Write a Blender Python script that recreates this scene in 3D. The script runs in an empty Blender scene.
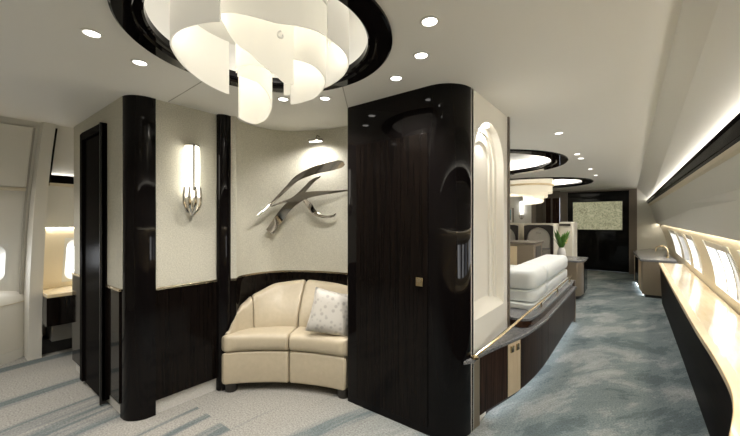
import bpy, bmesh, math, random
from mathutils import Vector, Matrix
random.seed(4)
PI = math.pi
sc = bpy.context.scene
COL = sc.collection

# ------------------------------------------------------------------ camera
TH = math.atan2(266.0, 343.0)
cam_d = bpy.data.cameras.new('camera')
cam_d.sensor_width = 36.0
cam_d.lens = 36.0 * 343.0 / 740.0
cam_d.shift_y = 3.0 / 740.0
cam_d.clip_start = 0.05
cam = bpy.data.objects.new('camera', cam_d)
cam.location = (0, 0, 1.35)
cam.rotation_euler = (PI / 2, 0, TH)
COL.objects.link(cam)
sc.camera = cam

# ------------------------------------------------------------------ world, exposure
w = bpy.data.worlds.new('sky')
sc.world = w
w.use_nodes = True
w.node_tree.nodes['Background'].inputs[0].default_value = (0.80, 0.88, 1.0, 1)
w.node_tree.nodes['Background'].inputs[1].default_value = 1.0
sc.view_settings.view_transform = 'Standard'
sc.view_settings.look = 'None'
sc.view_settings.gamma = 1.0
sc.view_settings.exposure = 1.12
sc.view_settings.use_curve_mapping = False
try:
    sc.cycles.use_denoising = True
    sc.cycles.max_bounces = 8
    sc.cycles.diffuse_bounces = 5
    sc.cycles.glossy_bounces = 4
    sc.cycles.transparent_max_bounces = 8
    sc.cycles.sample_clamp_indirect = 6.0
    sc.cycles.caustics_reflective = False
    sc.cycles.caustics_refractive = False
except Exception:
    pass
WARM = (1.0, 0.86, 0.66)
SOFT = (1.0, 0.95, 0.88)
P_DOWN = 17.0        # downlight spot, W
P_WIN = 4.6         # window pane emission
P_COVE = 22.0        # ring cove strip emission
P_VAL = 5.0         # strip above the black valence
P_WCOVE = 11.0       # strip above the windows
P_CHAND = 0.6       # chandelier bulbs, W
P_TOE = 6.0         # strip lights under the credenza and bar


# ------------------------------------------------------------------ materials
def nodes_of(name):
    m = bpy.data.materials.new(name)
    m.use_nodes = True
    nt = m.node_tree
    return m, nt, nt.nodes['Principled BSDF']


def mat(name, col, rough=0.5, metal=0.0, coat=0.0, emis=None, es=0.0, noise=0.0, nscale=200.0, bump=0.0, spec=None, ior=None):
    m, nt, b = nodes_of(name)
    b.inputs['Base Color'].default_value = (*col, 1)
    b.inputs['Roughness'].default_value = rough
    b.inputs['Metallic'].default_value = metal
    b.inputs['Coat Weight'].default_value = coat
    b.inputs['Coat Roughness'].default_value = 0.03
    if spec is not None:
        b.inputs['Specular IOR Level'].default_value = spec
    if ior:
        b.inputs['IOR'].default_value = ior
    if emis:
        b.inputs['Emission Color'].default_value = (*emis, 1)
        b.inputs['Emission Strength'].default_value = es
    if noise or bump:
        tc = nt.nodes.new('ShaderNodeTexCoord')
        n = nt.nodes.new('ShaderNodeTexNoise')
        n.inputs['Scale'].default_value = nscale
        n.inputs['Detail'].default_value = 3
        nt.links.new(tc.outputs['Object'], n.inputs['Vector'])
        if noise:
            r = nt.nodes.new('ShaderNodeValToRGB')
            r.color_ramp.elements[0].position = 0.3
            r.color_ramp.elements[1].position = 0.7
            r.color_ramp.elements[0].color = (*[c * (1 - noise) for c in col], 1)
            r.color_ramp.elements[1].color = (*[min(1, c * (1 + noise)) for c in col], 1)
            nt.links.new(n.outputs['Fac'], r.inputs['Fac'])
            nt.links.new(r.outputs['Color'], b.inputs['Base Color'])
        if bump:
            bp = nt.nodes.new('ShaderNodeBump')
            bp.inputs['Strength'].default_value = bump
            bp.inputs['Distance'].default_value = 0.004
            nt.links.new(n.outputs['Fac'], bp.inputs['Height'])
            nt.links.new(bp.outputs['Normal'], b.inputs['Normal'])
    return m


def wood(name, dark, light, scale=(70, 70, 2.0), rough=0.12, coat=0.6, lo=0.35, hi=0.7, ior=1.5):
    m, nt, b = nodes_of(name)
    tc = nt.nodes.new('ShaderNodeTexCoord')
    mp = nt.nodes.new('ShaderNodeMapping')
    mp.inputs['Scale'].default_value = scale
    n = nt.nodes.new('ShaderNodeTexNoise')
    n.inputs['Scale'].default_value = 1.0
    n.inputs['Detail'].default_value = 5
    n.inputs['Roughness'].default_value = 0.65
    r = nt.nodes.new('ShaderNodeValToRGB')
    r.color_ramp.elements[0].position = lo
    r.color_ramp.elements[1].position = hi
    r.color_ramp.elements[0].color = (*dark, 1)
    r.color_ramp.elements[1].color = (*light, 1)
    nt.links.new(tc.outputs['Object'], mp.inputs['Vector'])
    nt.links.new(mp.outputs['Vector'], n.inputs['Vector'])
    nt.links.new(n.outputs['Fac'], r.inputs['Fac'])
    nt.links.new(r.outputs['Color'], b.inputs['Base Color'])
    b.inputs['Roughness'].default_value = rough
    b.inputs['Coat Weight'].default_value = coat
    b.inputs['Coat Roughness'].default_value = 0.03
    b.inputs['IOR'].default_value = ior
    return m


def emit(name, col, s):
    m = bpy.data.materials.new(name)
    m.use_nodes = True
    nt = m.node_tree
    nt.nodes.remove(nt.nodes['Principled BSDF'])
    e = nt.nodes.new('ShaderNodeEmission')
    e.inputs[0].default_value = (*col, 1)
    e.inputs[1].default_value = s
    nt.links.new(e.outputs[0], nt.nodes['Material Output'].inputs[0])
    return m


def carpet_mat():
    m, nt, b = nodes_of('carpet')
    L = nt.links
    N = nt.nodes.new
    tc = N('ShaderNodeTexCoord')
    sep = N('ShaderNodeSeparateXYZ')
    L.new(tc.outputs['Object'], sep.inputs[0])

    def math_(op, a, bb=None):
        n = N('ShaderNodeMath')
        n.operation = op
        for i, v in enumerate((a, bb)):
            if v is None:
                continue
            if isinstance(v, (int, float)):
                n.inputs[i].default_value = v
            else:
                L.new(v, n.inputs[i])
        return n.outputs[0]
    dx = math_('SUBTRACT', sep.outputs[0], 0.8)
    dy = math_('SUBTRACT', sep.outputs[1], 1.2)
    rad = math_('SQRT', math_('ADD', math_('MULTIPLY', dx, dx), math_('MULTIPLY', dy, dy)))
    ang = math_('ARCTAN2', dy, dx)
    # broad swooshes
    cv = N('ShaderNodeCombineXYZ')
    L.new(math_('ADD', math_('MULTIPLY', sep.outputs[1], 1.5), math_('MULTIPLY', sep.outputs[0], -2.5)), cv.inputs[0])
    L.new(math_('ADD', math_('MULTIPLY', sep.outputs[0], 0.9), math_('MULTIPLY', sep.outputs[1], 0.7)), cv.inputs[1])
    n1 = N('ShaderNodeTexNoise')
    n1.inputs['Scale'].default_value = 1.0
    n1.inputs['Detail'].default_value = 10
    n1.inputs['Roughness'].default_value = 0.70
    n1.inputs['Distortion'].default_value = 0.35
    L.new(cv.outputs[0], n1.inputs['Vector'])
    # thin teal stripes
    cv2 = N('ShaderNodeCombineXYZ')
    L.new(math_('MULTIPLY', rad, 7.0), cv2.inputs[0])
    L.new(math_('MULTIPLY', ang, 1.2), cv2.inputs[1])
    n2 = N('ShaderNodeTexNoise')
    n2.inputs['Scale'].default_value = 1.0
    n2.inputs['Detail'].default_value = 3
    n2.inputs['Roughness'].default_value = 0.5
    L.new(cv2.outputs[0], n2.inputs['Vector'])
    # stripes fade into swooshes; warm and cool light tints put into the colours
    side = N('ShaderNodeMapRange')
    side.inputs['From Min'].default_value = -1.9
    side.inputs['From Max'].default_value = -0.6
    L.new(sep.outputs[0], side.inputs['Value'])
    r1 = N('ShaderNodeValToRGB')
    e = r1.color_ramp.elements
    e[0].position = 0.36
    e[0].color = (0.105, 0.135, 0.145, 1)
    e[1].position = 0.66
    e[1].color = (0.34, 0.36, 0.36, 1)
    for p_, c_ in ((0.43, (0.12, 0.152, 0.162)), (0.447, (0.165, 0.20, 0.208)), (0.53, (0.185, 0.222, 0.228)), (0.55, (0.245, 0.27, 0.272))):
        x = e.new(p_)
        x.color = (*c_, 1)
    L.new(n1.outputs['Fac'], r1.inputs['Fac'])
    r2 = N('ShaderNodeValToRGB')
    e = r2.color_ramp.elements
    e[0].position = 0.36
    e[0].color = (0.12, 0.14, 0.142, 1)
    e[1].position = 0.47
    e[1].color = (0.275, 0.266, 0.242, 1)
    x = e.new(0.42)
    x.color = (0.21, 0.212, 0.202, 1)
    L.new(n2.outputs['Fac'], r2.inputs['Fac'])
    mx = N('ShaderNodeMixRGB')
    L.new(side.outputs[0], mx.inputs['Fac'])
    L.new(r2.outputs['Color'], mx.inputs[1])
    L.new(r1.outputs['Color'], mx.inputs[2])
    # pile
    n3 = N('ShaderNodeTexNoise')
    n3.inputs['Scale'].default_value = 90
    n3.inputs['Detail'].default_value = 2
    L.new(tc.outputs['Object'], n3.inputs['Vector'])
    r3 = N('ShaderNodeValToRGB')
    r3.color_ramp.elements[0].position = 0.3
    r3.color_ramp.elements[0].color = (0.72, 0.72, 0.72, 1)
    r3.color_ramp.elements[1].position = 0.7
    r3.color_ramp.elements[1].color = (1.25, 1.25, 1.25, 1)
    L.new(n3.outputs['Fac'], r3.inputs['Fac'])
    mu = N('ShaderNodeMixRGB')
    mu.blend_type = 'MULTIPLY'
    mu.inputs['Fac'].default_value = 1
    L.new(mx.outputs[0], mu.inputs[1])
    L.new(r3.outputs['Color'], mu.inputs[2])
    L.new(mu.outputs[0], b.inputs['Base Color'])
    b.inputs['Roughness'].default_value = 0.95
    b.inputs['Specular IOR Level'].default_value = 0.1
    bp = N('ShaderNodeBump')
    bp.inputs['Strength'].default_value = 0.4
    bp.inputs['Distance'].default_value = 0.006
    L.new(n3.outputs['Fac'], bp.inputs['Height'])
    L.new(bp.outputs['Normal'], b.inputs['Normal'])
    return m


def granite_mat():
    m, nt, b = nodes_of('granite')
    tc = nt.nodes.new('ShaderNodeTexCoord')
    n = nt.nodes.new('ShaderNodeTexNoise')
    n.inputs['Scale'].default_value = 130
    n.inputs['Detail'].default_value = 4
    n.inputs['Roughness'].default_value = 0.8
    r = nt.nodes.new('ShaderNodeValToRGB')
    e = r.color_ramp.elements
    e[0].position = 0.38
    e[0].color = (0.05, 0.05, 0.053, 1)
    e[1].position = 0.66
    e[1].color = (0.40, 0.40, 0.41, 1)
    x = e.new(0.5)
    x.color = (0.165, 0.165, 0.17, 1)
    nt.links.new(tc.outputs['Object'], n.inputs['Vector'])
    nt.links.new(n.outputs['Fac'], r.inputs['Fac'])
    nt.links.new(r.outputs['Color'], b.inputs['Base Color'])
    b.inputs['Roughness'].default_value = 0.22
    b.inputs['IOR'].default_value = 1.3
    return m


def frosted(name, col, es, tint):
    """milky lamp glass: diffuse and translucent with a weak glow of its own"""
    m = bpy.data.materials.new(name)
    m.use_nodes = True
    nt = m.node_tree
    nt.nodes.remove(nt.nodes['Principled BSDF'])
    d = nt.nodes.new('ShaderNodeBsdfDiffuse')
    d.inputs[0].default_value = (*col, 1)
    t = nt.nodes.new('ShaderNodeBsdfTranslucent')
    t.inputs[0].default_value = (*col, 1)
    mx = nt.nodes.new('ShaderNodeMixShader')
    mx.inputs[0].default_value = 0.45
    nt.links.new(d.outputs[0], mx.inputs[1])
    nt.links.new(t.outputs[0], mx.inputs[2])
    e = nt.nodes.new('ShaderNodeEmission')
    e.inputs[0].default_value = (*tint, 1)
    e.inputs[1].default_value = es
    ad = nt.nodes.new('ShaderNodeAddShader')
    nt.links.new(mx.outputs[0], ad.inputs[0])
    nt.links.new(e.outputs[0], ad.inputs[1])
    nt.links.new(ad.outputs[0], nt.nodes['Material Output'].inputs[0])
    return m


def sheer_mat():
    """flat sheer blind with the daylight put into its own glow"""
    m = emit('sheer_blind_glow', (1, 1, 1), P_WIN)
    nt = m.node_tree
    e = nt.nodes['Emission'] if 'Emission' in nt.nodes else [n for n in nt.nodes if n.type == 'EMISSION'][0]
    tc = nt.nodes.new('ShaderNodeTexCoord')
    mp = nt.nodes.new('ShaderNodeMapping')
    mp.inputs['Scale'].default_value = (0.0, 6.5, 0.25)
    n = nt.nodes.new('ShaderNodeTexNoise')
    n.inputs['Scale'].default_value = 1.0
    n.inputs['Detail'].default_value = 2
    r_ = nt.nodes.new('ShaderNodeValToRGB')  # lit and shaded pleats painted as stripes in the emission
    r_.color_ramp.elements[0].position = 0.40
    r_.color_ramp.elements[0].color = (0.075, 0.08, 0.09, 1)
    r_.color_ramp.elements[1].position = 0.58
    r_.color_ramp.elements[1].color = (1.0, 1.0, 1.0, 1)
    x = r_.color_ramp.elements.new(0.49)
    x.color = (0.13, 0.137, 0.15, 1)
    nt.links.new(tc.outputs['Object'], mp.inputs['Vector'])
    nt.links.new(mp.outputs['Vector'], n.inputs['Vector'])
    nt.links.new(n.outputs['Fac'], r_.inputs['Fac'])
    nt.links.new(r_.outputs['Color'], e.inputs[0])
    return m


def screen_mat():
    m, nt, b = nodes_of('screen_art')
    tc = nt.nodes.new('ShaderNodeTexCoord')
    v = nt.nodes.new('ShaderNodeTexNoise')
    v.inputs['Scale'].default_value = 11
    v.inputs['Detail'].default_value = 2
    v.inputs['Distortion'].default_value = 2.5
    wv = nt.nodes.new('ShaderNodeTexVoronoi')
    wv.feature = 'DISTANCE_TO_EDGE'
    wv.inputs['Scale'].default_value = 12
    r = nt.nodes.new('ShaderNodeValToRGB')
    e = r.color_ramp.elements
    e[0].position = 0.35
    e[0].color = (0.21, 0.20, 0.12, 1)
    e[1].position = 0.65
    e[1].color = (0.44, 0.42, 0.27, 1)
    x = e.new(0.5)
    x.color = (0.33, 0.32, 0.19, 1)
    ad = nt.nodes.new('ShaderNodeMixRGB')
    ad.inputs[0].default_value = 0.55
    nt.links.new(tc.outputs['Object'], v.inputs['Vector'])
    nt.links.new(v.outputs['Color'], wv.inputs['Vector'])
    nt.links.new(v.outputs['Fac'], r.inputs['Fac'])
    nt.links.new(r.outputs['Color'], b.inputs['Emission Color'])
    b.inputs['Base Color'].default_value = (0.02, 0.02, 0.02, 1)
    b.inputs['Emission Strength'].default_value = 0.4
    b.inputs['Roughness'].default_value = 0.2
    return m


def damask_mat():
    m, nt, b = nodes_of('damask')
    tc = nt.nodes.new('ShaderNodeTexCoord')
    v = nt.nodes.new('ShaderNodeTexVoronoi')
    v.inputs['Scale'].default_value = 26
    r = nt.nodes.new('ShaderNodeValToRGB')
    e = r.color_ramp.elements
    e[0].position = 0.25
    e[0].color = (0.36, 0.34, 0.31, 1)
    e[1].position = 0.42
    e[1].color = (0.50, 0.475, 0.43, 1)
    nt.links.new(tc.outputs['Object'], v.inputs['Vector'])
    nt.links.new(v.outputs['Distance'], r.inputs['Fac'])
    nt.links.new(r.outputs['Color'], b.inputs['Base Color'])
    b.inputs['Roughness'].default_value = 0.55
    b.inputs['Sheen Weight'].default_value = 0.3
    return m


M = {}
M['carpet'] = carpet_mat()
M['granite'] = granite_mat()
M['ceiling'] = mat('ceiling_paint', (0.80, 0.785, 0.74), 0.6)
M['white_panel'] = mat('white_panel', (0.70, 0.69, 0.64), 0.45)
M['side_panel'] = mat('side_panel', (0.66, 0.65, 0.61), 0.5)
M['cream_panel'] = mat('cream_panel', (0.72, 0.64, 0.49), 0.5)
M['valence_cream'] = mat('valence_cream', (0.62, 0.56, 0.44), 0.5)
M['wallpaper'] = mat('wallpaper', (0.56, 0.54, 0.455), 0.75, noise=0.16, nscale=120, bump=0.3)
M['niche_white'] = mat('niche_white', (0.88, 0.85, 0.77), 0.5)
M['ebony'] = wood('ebony', (0.003, 0.0024, 0.0022), (0.0085, 0.0058, 0.0046), rough=0.07, coat=0.0, ior=1.22)
M['gloss_black'] = mat('gloss_black', (0.005, 0.004, 0.004), 0.04, ior=1.25)
M['black_satin'] = mat('black_satin', (0.006, 0.005, 0.005), 0.2, ior=1.03)
M['ledge_wood'] = wood('ledge_wood', (0.004, 0.003, 0.0028), (0.013, 0.009, 0.0075), scale=(5, 5, 60), rough=0.3, coat=0.0, ior=1.02)
M['walnut'] = wood('walnut', (0.016, 0.008, 0.005), (0.075, 0.034, 0.019), scale=(40, 5, 60), rough=0.15, coat=0.0, ior=1.3)
M['doorwood'] = wood('doorwood', (0.007, 0.0045, 0.004), (0.062, 0.031, 0.020), scale=(60, 60, 2.5), rough=0.3, coat=0.0, ior=1.12)
M['maple'] = wood('maple', (0.72, 0.58, 0.37), (0.84, 0.72, 0.50), scale=(30, 3, 30), rough=0.2, coat=0.5)
M['maple_edge'] = wood('maple_edge', (0.60, 0.43, 0.23), (0.72, 0.55, 0.32), scale=(30, 3, 30), rough=0.3, coat=0.3)
M['maple_v'] = wood('maple_v', (0.62, 0.47, 0.29), (0.74, 0.60, 0.40), scale=(50, 50, 3), rough=0.3, coat=0.2)
M['toe'] = mat('toe_kick', (0.50, 0.49, 0.46), 0.8, noise=0.15, nscale=150)
M['champagne'] = mat('champagne_metal', (0.62, 0.52, 0.37), 0.25, metal=1.0)
M['gold'] = mat('gold_metal', (0.60, 0.47, 0.28), 0.22, metal=1.0)
M['chrome'] = mat('chrome', (0.72, 0.69, 0.64), 0.12, metal=1.0)
M['steel'] = mat('steel', (0.40, 0.37, 0.33), 0.13, metal=1.0)
M['leather'] = mat('leather', (0.47, 0.405, 0.295), 0.42, noise=0.04, nscale=30, bump=0.06)
M['piping'] = mat('piping', (0.40, 0.33, 0.23), 0.5)
M['white_leather'] = mat('white_leather', (0.76, 0.79, 0.78), 0.4)
M['damask'] = damask_mat()
M['taupe'] = mat('taupe', (0.155, 0.128, 0.10), 0.5)
M['taupe_metal'] = mat('taupe_metal', (0.30, 0.245, 0.18), 0.4, metal=0.6)
M['beige'] = mat('beige_fabric', (0.74, 0.60, 0.38), 0.7)
M['cream_seat'] = mat('cream_seat', (0.70, 0.66, 0.56), 0.5)
M['grey_seat'] = mat('grey_seat', (0.50, 0.47, 0.41), 0.5)
M['dark_frame'] = mat('dark_frame', (0.035, 0.027, 0.022), 0.35)
M['dark_base'] = mat('dark_base', (0.012, 0.011, 0.011), 0.5)
M['glass_black'] = mat('glass_black', (0.005, 0.005, 0.005), 0.03, ior=1.25)
M['door_plastic'] = mat('door_plastic', (0.70, 0.68, 0.62), 0.4)
M['seam'] = mat('seam', (0.40, 0.385, 0.34), 0.7)
M['rubber'] = mat('rubber', (0.02, 0.017, 0.014), 0.35)
M['leaf'] = mat('leaf', (0.10, 0.24, 0.035), 0.4, noise=0.3, nscale=20)
M['flower'] = mat('flower', (0.85, 0.74, 0.32), 0.5)
M['vase'] = mat('vase', (0.80, 0.78, 0.74), 0.2)
M['grey_box'] = mat('grey_box', (0.18, 0.175, 0.165), 0.5)
M['frost'] = frosted('frosted_glass', (0.76, 0.745, 0.69), 0.085, (1.0, 0.95, 0.86))
M['frost_lit'] = frosted('frosted_glass_lit', (0.82, 0.80, 0.73), 0.15, (1.0, 0.95, 0.84))  # brighter copy: light from inside put into colour and glow of inner sheets
M['frost_far'] = frosted('frosted_glass_far', (0.84, 0.81, 0.73), 0.10, (1.0, 0.93, 0.78))
M['led_ring'] = emit('led_ring', (1.0, 0.96, 0.88), P_COVE)
M['led_entry'] = emit('led_entry', (1.0, 0.96, 0.88), P_COVE * 0.10)
M['led_valence'] = emit('led_valence', (1.0, 0.95, 0.86), P_VAL)
M['led_window'] = emit('led_window', (1.0, 0.90, 0.70), P_WCOVE)
M['led_toe'] = emit('led_toe', (0.95, 0.97, 1.0), P_TOE)
M['lens'] = emit('lamp_lens', (1.0, 0.96, 0.90), 4.0)
M['sconce_glass'] = emit('sconce_glass', (1.0, 0.94, 0.80), 2.2)
M['sconce_cool'] = emit('sconce_glass_far', (1.0, 0.97, 0.90), 1.3)
M['pane'] = emit('daylight_pane', (0.93, 0.96, 1.0), P_WIN)
M['sheer'] = sheer_mat()
M['screen'] = screen_mat()
M['painting'] = mat('painting', (0.10, 0.33, 0.42), 0.4, noise=0.7, nscale=9)
M['painting_mount'] = mat('painting_mount', (0.78, 0.77, 0.74), 0.6)


# ------------------------------------------------------------------ mesh builder
class MB:
    def __init__(s):
        s.v, s.f = [], []

    def quadgrid(s, rows, closed_u=False, closed_v=False):
        """rows: list of equal-length lists of points"""
        b = len(s.v)
        n, k = len(rows), len(rows[0])
        for r in rows:
            s.v += [tuple(p) for p in r]
        for i in range(n if closed_u else n - 1):
            i2 = (i + 1) % n
            for j in range(k if closed_v else k - 1):
                j2 = (j + 1) % k
                s.f.append((b + i * k + j, b + i2 * k + j, b + i2 * k + j2, b + i * k + j2))
        return b

    def loft(s, rows, cap=True):
        """closed cross-sections joined in sequence, capped"""
        b = s.quadgrid(rows, closed_v=True)
        k = len(rows[0])
        if cap:
            s.f.append(tuple(b + j for j in range(k)))
            e = b + (len(rows) - 1) * k
            s.f.append(tuple(e + j for j in reversed(range(k))))

    def prism(s, poly, z0, z1, cap=True):
        s.loft([[(x, y, z0) for x, y in poly], [(x, y, z1) for x, y in poly]], cap)

    def box(s, a, b):
        (x0, y0, z0), (x1, y1, z1) = a, b
        s.prism([(x0, y0), (x1, y0), (x1, y1), (x0, y1)], z0, z1)

    def obox(s, c, ax, ay, az, hx, hy, hz):
        c, ax, ay, az = Vector(c), Vector(ax), Vector(ay), Vector(az)
        q = [(-1, -1), (1, -1), (1, 1), (-1, 1)]
        s.loft([[c + ax * hx * i + ay * hy * j + az * hz * k for i, j in q] for k in (-1, 1)])

    def strip(s, path, t, z0, z1):
        """a wall along a plan path, t thick towards its left side"""
        off = offset_path(path, t)
        s.prism(list(path) + list(reversed(off)), z0, z1)

    def tube(s, pts, r, n=10, cap=True):
        pts = [Vector(p) for p in pts]
        rr = r if isinstance(r, (list, tuple)) else [r] * len(pts)
        rows = []
        up = None
        for i, p in enumerate(pts):
            t = (pts[min(i + 1, len(pts) - 1)] - pts[max(i - 1, 0)]).normalized()
            if up is None:
                up = Vector((0, 0, 1)) if abs(t.z) < 0.9 else Vector((1, 0, 0))
            a = t.cross(up).normalized()
            bb = a.cross(t).normalized()
            up = bb
            rows.append([p + (a * math.cos(q) + bb * math.sin(q)) * rr[i] for q in [2 * PI * j / n for j in range(n)]])
        s.loft(rows, cap)

    def lathe(s, prof, c=(0, 0, 0), n=32, a0=0.0, a1=2 * PI, closed=True):
        full = abs(a1 - a0 - 2 * PI) < 1e-6
        m = n if full else n + 1
        rows = []
        for i in range(m):
            a = a0 + (a1 - a0) * i / n
            rows.append([(c[0] + r * math.cos(a), c[1] + r * math.sin(a), c[2] + z) for r, z in prof])
        s.quadgrid(rows, closed_u=full, closed_v=closed)

    def build(s, name, m, parent=None, bevel=0.0, smooth=True, seg=2, angle=35):
        me = bpy.data.meshes.new(name)
        org = Vector(parent['_o']) if parent is not None and '_o' in parent else Vector((0, 0, 0))
        me.from_pydata([tuple(Vector(p) - org) for p in s.v], [], s.f)
        bm = bmesh.new()
        bm.from_mesh(me)
        bmesh.ops.remove_doubles(bm, verts=bm.verts, dist=1e-5)
        bmesh.ops.recalc_face_normals(bm, faces=bm.faces)
        bm.to_mesh(me)
        bm.free()
        me.materials.append(m)
        if smooth:
            me.polygons.foreach_set('use_smooth', [True] * len(me.polygons))
            me.set_sharp_from_angle(angle=math.radians(angle))
        o = bpy.data.objects.new(name, me)
        COL.objects.link(o)
        if parent is not None:
            o.parent = parent
            if '_o' in parent:
                o['_o'] = parent['_o']
                pass
        if bevel:
            bv = o.modifiers.new('bevel', 'BEVEL')
            bv.width = bevel
            bv.segments = seg
            bv.limit_method = 'ANGLE'
            bv.angle_limit = math.radians(40)
        return o


def offset_path(path, t):
    out = []
    n = len(path)
    for i in range(n):
        p0 = Vector(path[max(i - 1, 0)])
        p1 = Vector(path[min(i + 1, n - 1)])
        d = (p1 - p0).normalized()
        out.append((path[i][0] - d.y * t, path[i][1] + d.x * t))
    return out


def catmull(pts, n=8):
    P = [Vector(p) for p in pts]
    out = []
    for i in range(len(P) - 1):
        a, b, c, d = P[max(i - 1, 0)], P[i], P[i + 1], P[min(i + 2, len(P) - 1)]
        for k in range(n):
            t = k / n
            out.append(0.5 * ((2 * b) + (c - a) * t + (2 * a - 5 * b + 4 * c - d) * t * t + (3 * b - a - 3 * c + d) * t ** 3))
    out.append(P[-1])
    return out


def interp(tab, x):
    if x <= tab[0][0]:
        return tab[0][1]
    for (a, va), (b, vb) in zip(tab, tab[1:]):
        if x <= b:
            t = (x - a) / (b - a)
            t = t * t * (3 - 2 * t) * 0.5 + t * 0.5
            return va + (vb - va) * t
    return tab[-1][1]


def arc(cx, cy, r, a0, a1, n=10):
    return [(cx + r * math.cos(math.radians(a0 + (a1 - a0) * i / n)), cy + r * math.sin(math.radians(a0 + (a1 - a0) * i / n))) for i in range(n + 1)]


def rrect(x0, y0, x1, y1, r, n=5):
    return (arc(x1 - r, y0 + r, r, -90, 0, n) + arc(x1 - r, y1 - r, r, 0, 90, n) + arc(x0 + r, y1 - r, r, 90, 180, n) + arc(x0 + r, y0 + r, r, 180, 270, n))


def tag(o, label, cat, group=None):
    o['label'] = label
    o['category'] = cat
    if group:
        o['group'] = group
    return o


def thing(name, label, cat, loc=(0, 0, 0), group=None):
    """an Empty at the base of a thing; parts are built in world space and stored relative to it"""
    o = bpy.data.objects.new(name, None)
    o.empty_display_size = 0.1
    o.location = loc
    o['_o'] = tuple(loc)
    COL.objects.link(o)
    return tag(o, label, cat, group)


def struct(o):
    o['kind'] = 'structure'
    return o


def lamp(name, kind, parent, loc, energy, col=WARM, **kw):
    d = bpy.data.lights.new(name, kind)
    d.energy = energy
    d.color = col
    for k, v in kw.items():
        setattr(d, k, v)
    o = bpy.data.objects.new(name, d)
    COL.objects.link(o)
    org = Vector(parent['_o']) if parent is not None else Vector((0, 0, 0))
    o.location = Vector(loc) - org
    o.parent = parent
    return o


def copy_tree(o, loc=None, label=None):
    c = o.copy()
    COL.objects.link(c)
    if loc is not None:
        c.location = loc
    if label:
        c['label'] = label
    for ch in list(o.children):
        k = ch.copy()
        COL.objects.link(k)
        k.parent = c
        for g in list(ch.children):
            q = g.copy()
            COL.objects.link(q)
            q.parent = k
    return c


# =================================================================== THE SHELL
H = 2.2
RINGS = [(-1.39, 0.985, 0.60, 0.485), (-2.0, 5.2, 1.28, 1.07), (-2.0, 8.5, 1.30, 1.10)]

mb = MB()
mb.box((-5.2, -2.6, -0.05), (1.0, 11.6, 0.0))
struct(mb.build('floor', M['carpet'], smooth=False))

# ceiling with three round recesses
bm = bmesh.new()
edges = []


def loop(pts):
    vs = [bm.verts.new((x, y, H)) for x, y in pts]
    for i in range(len(vs)):
        edges.append(bm.edges.new((vs[i], vs[(i + 1) % len(vs)])))
    return vs


loop([(-4.09, -2.6), (0.25, -2.6), (0.18, 1.8), (0.06, 11.1), (-4.09, 11.1)])
for cx, cy, ro, ri in RINGS:
    loop([(cx + (ro - 0.02) * math.cos(2 * PI * i / 96), cy + (ro - 0.02) * math.sin(2 * PI * i / 96)) for i in range(96)])
bmesh.ops.triangle_fill(bm, use_beauty=True, use_dissolve=False, edges=edges)
for cx, cy, ro, ri in RINGS:
    r = ro - 0.02
    prof = [(r, 0.0), (r, 0.06), (r - 0.03, 0.11), (r - 0.10, 0.145), (r * 0.5, 0.17), (0.001, 0.175)]
    rows = []
    for i in range(96):
        a = 2 * PI * i / 96
        rows.append([bm.verts.new((cx + q * math.cos(a), cy + q * math.sin(a), H + z)) for q, z in prof])
    for i in range(96):
        for j in range(len(prof) - 1):
            f = bm.faces.new((rows[i][j], rows[(i + 1) % 96][j], rows[(i + 1) % 96][j + 1], rows[i][j + 1]))
            f.smooth = True
bmesh.ops.remove_doubles(bm, verts=bm.verts, dist=1e-4)
for f in bm.faces:
    f.normal_update()
me = bpy.data.meshes.new('ceiling')
bm.to_mesh(me)
bm.free()
me.materials.append(M['ceiling'])
ceil = bpy.data.objects.new('ceiling', me)
COL.objects.link(ceil)
struct(ceil)

# ---- right fuselage side: sections at Y = 11 and Y = 2.4, straight between
FAR, NEAR = 11.0, 2.4
SEC = {  # name: ((x,z) far, (x,z) near)
    'C': ((0.02, 2.20), (0.135, 2.20)),
    'G': ((0.27, 1.80), (0.46, 1.85)),
    'VT': ((0.20, 1.85), (0.40, 1.88)),
    'VB': ((0.235, 1.775), (0.405, 1.745)),
    'VU': ((0.27, 1.725), (0.445, 1.715)),
    'CV': ((0.40, 1.285), (0.425, 1.245)),
    'CW': ((0.43, 1.30), (0.470, 1.27)),
    'WT': ((0.44, 1.27), (0.475, 1.235)),
    'WB': ((0.60, 0.69), (0.585, 0.69)),
    'FL': ((0.66, 0.0), (0.66, 0.0)),
}


def rs(k, y, dx=0.0, dz=0.0):
    (xa, za), (xb, zb) = SEC[k]
    t = (FAR - y) / (FAR - NEAR)
    return (xa + (xb - xa) * t + dx, y, za + (zb - za) * t + dz)


YS = [-2.6, 11.1]


def rloft(keys):
    m_ = MB()
    m_.loft([[rs(k[0], y, k[1], k[2]) for k in keys] for y in YS])
    return m_


# sloping panel between ceiling and valence, lower slanted panel, window panel: one shell each
m_ = rloft([('C', 0, 0), ('VT', 0.075, 0.005), ('VT', 0.092, -0.04), ('VT', 0.12, -0.04), ('VT', 0.10, 0.02), ('C', 0.06, 0.05)])
struct(m_.build('ceiling_cove_right', M['ceiling'], smooth=False))
m_ = rloft([('VU', 0, 0), ('CV', 0, 0), ('CV', 0.01, 0.0), ('CW', 0.05, 0.03), ('VU', 0.10, 0.03)])
struct(m_.build('wall_right', M['side_panel'], smooth=False))
m_ = rloft([('VT', 0, 0), ('VB', 0, 0), ('VB', 0.015, 0), ('VT', 0.012, 0)])
struct(m_.build('trim_1', M['black_satin'], smooth=False))
m_ = rloft([('VB', 0.0, 0), ('VU', 0, -0.0), ('VU', 0.06, 0.0), ('VB', 0.06, 0.02)])
struct(m_.build('trim_2', M['valence_cream'], smooth=False))
led = thing('light_strip', 'long glowing strip light above the black valence of the window side', 'light', (0.4, 4, 1.85))
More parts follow.
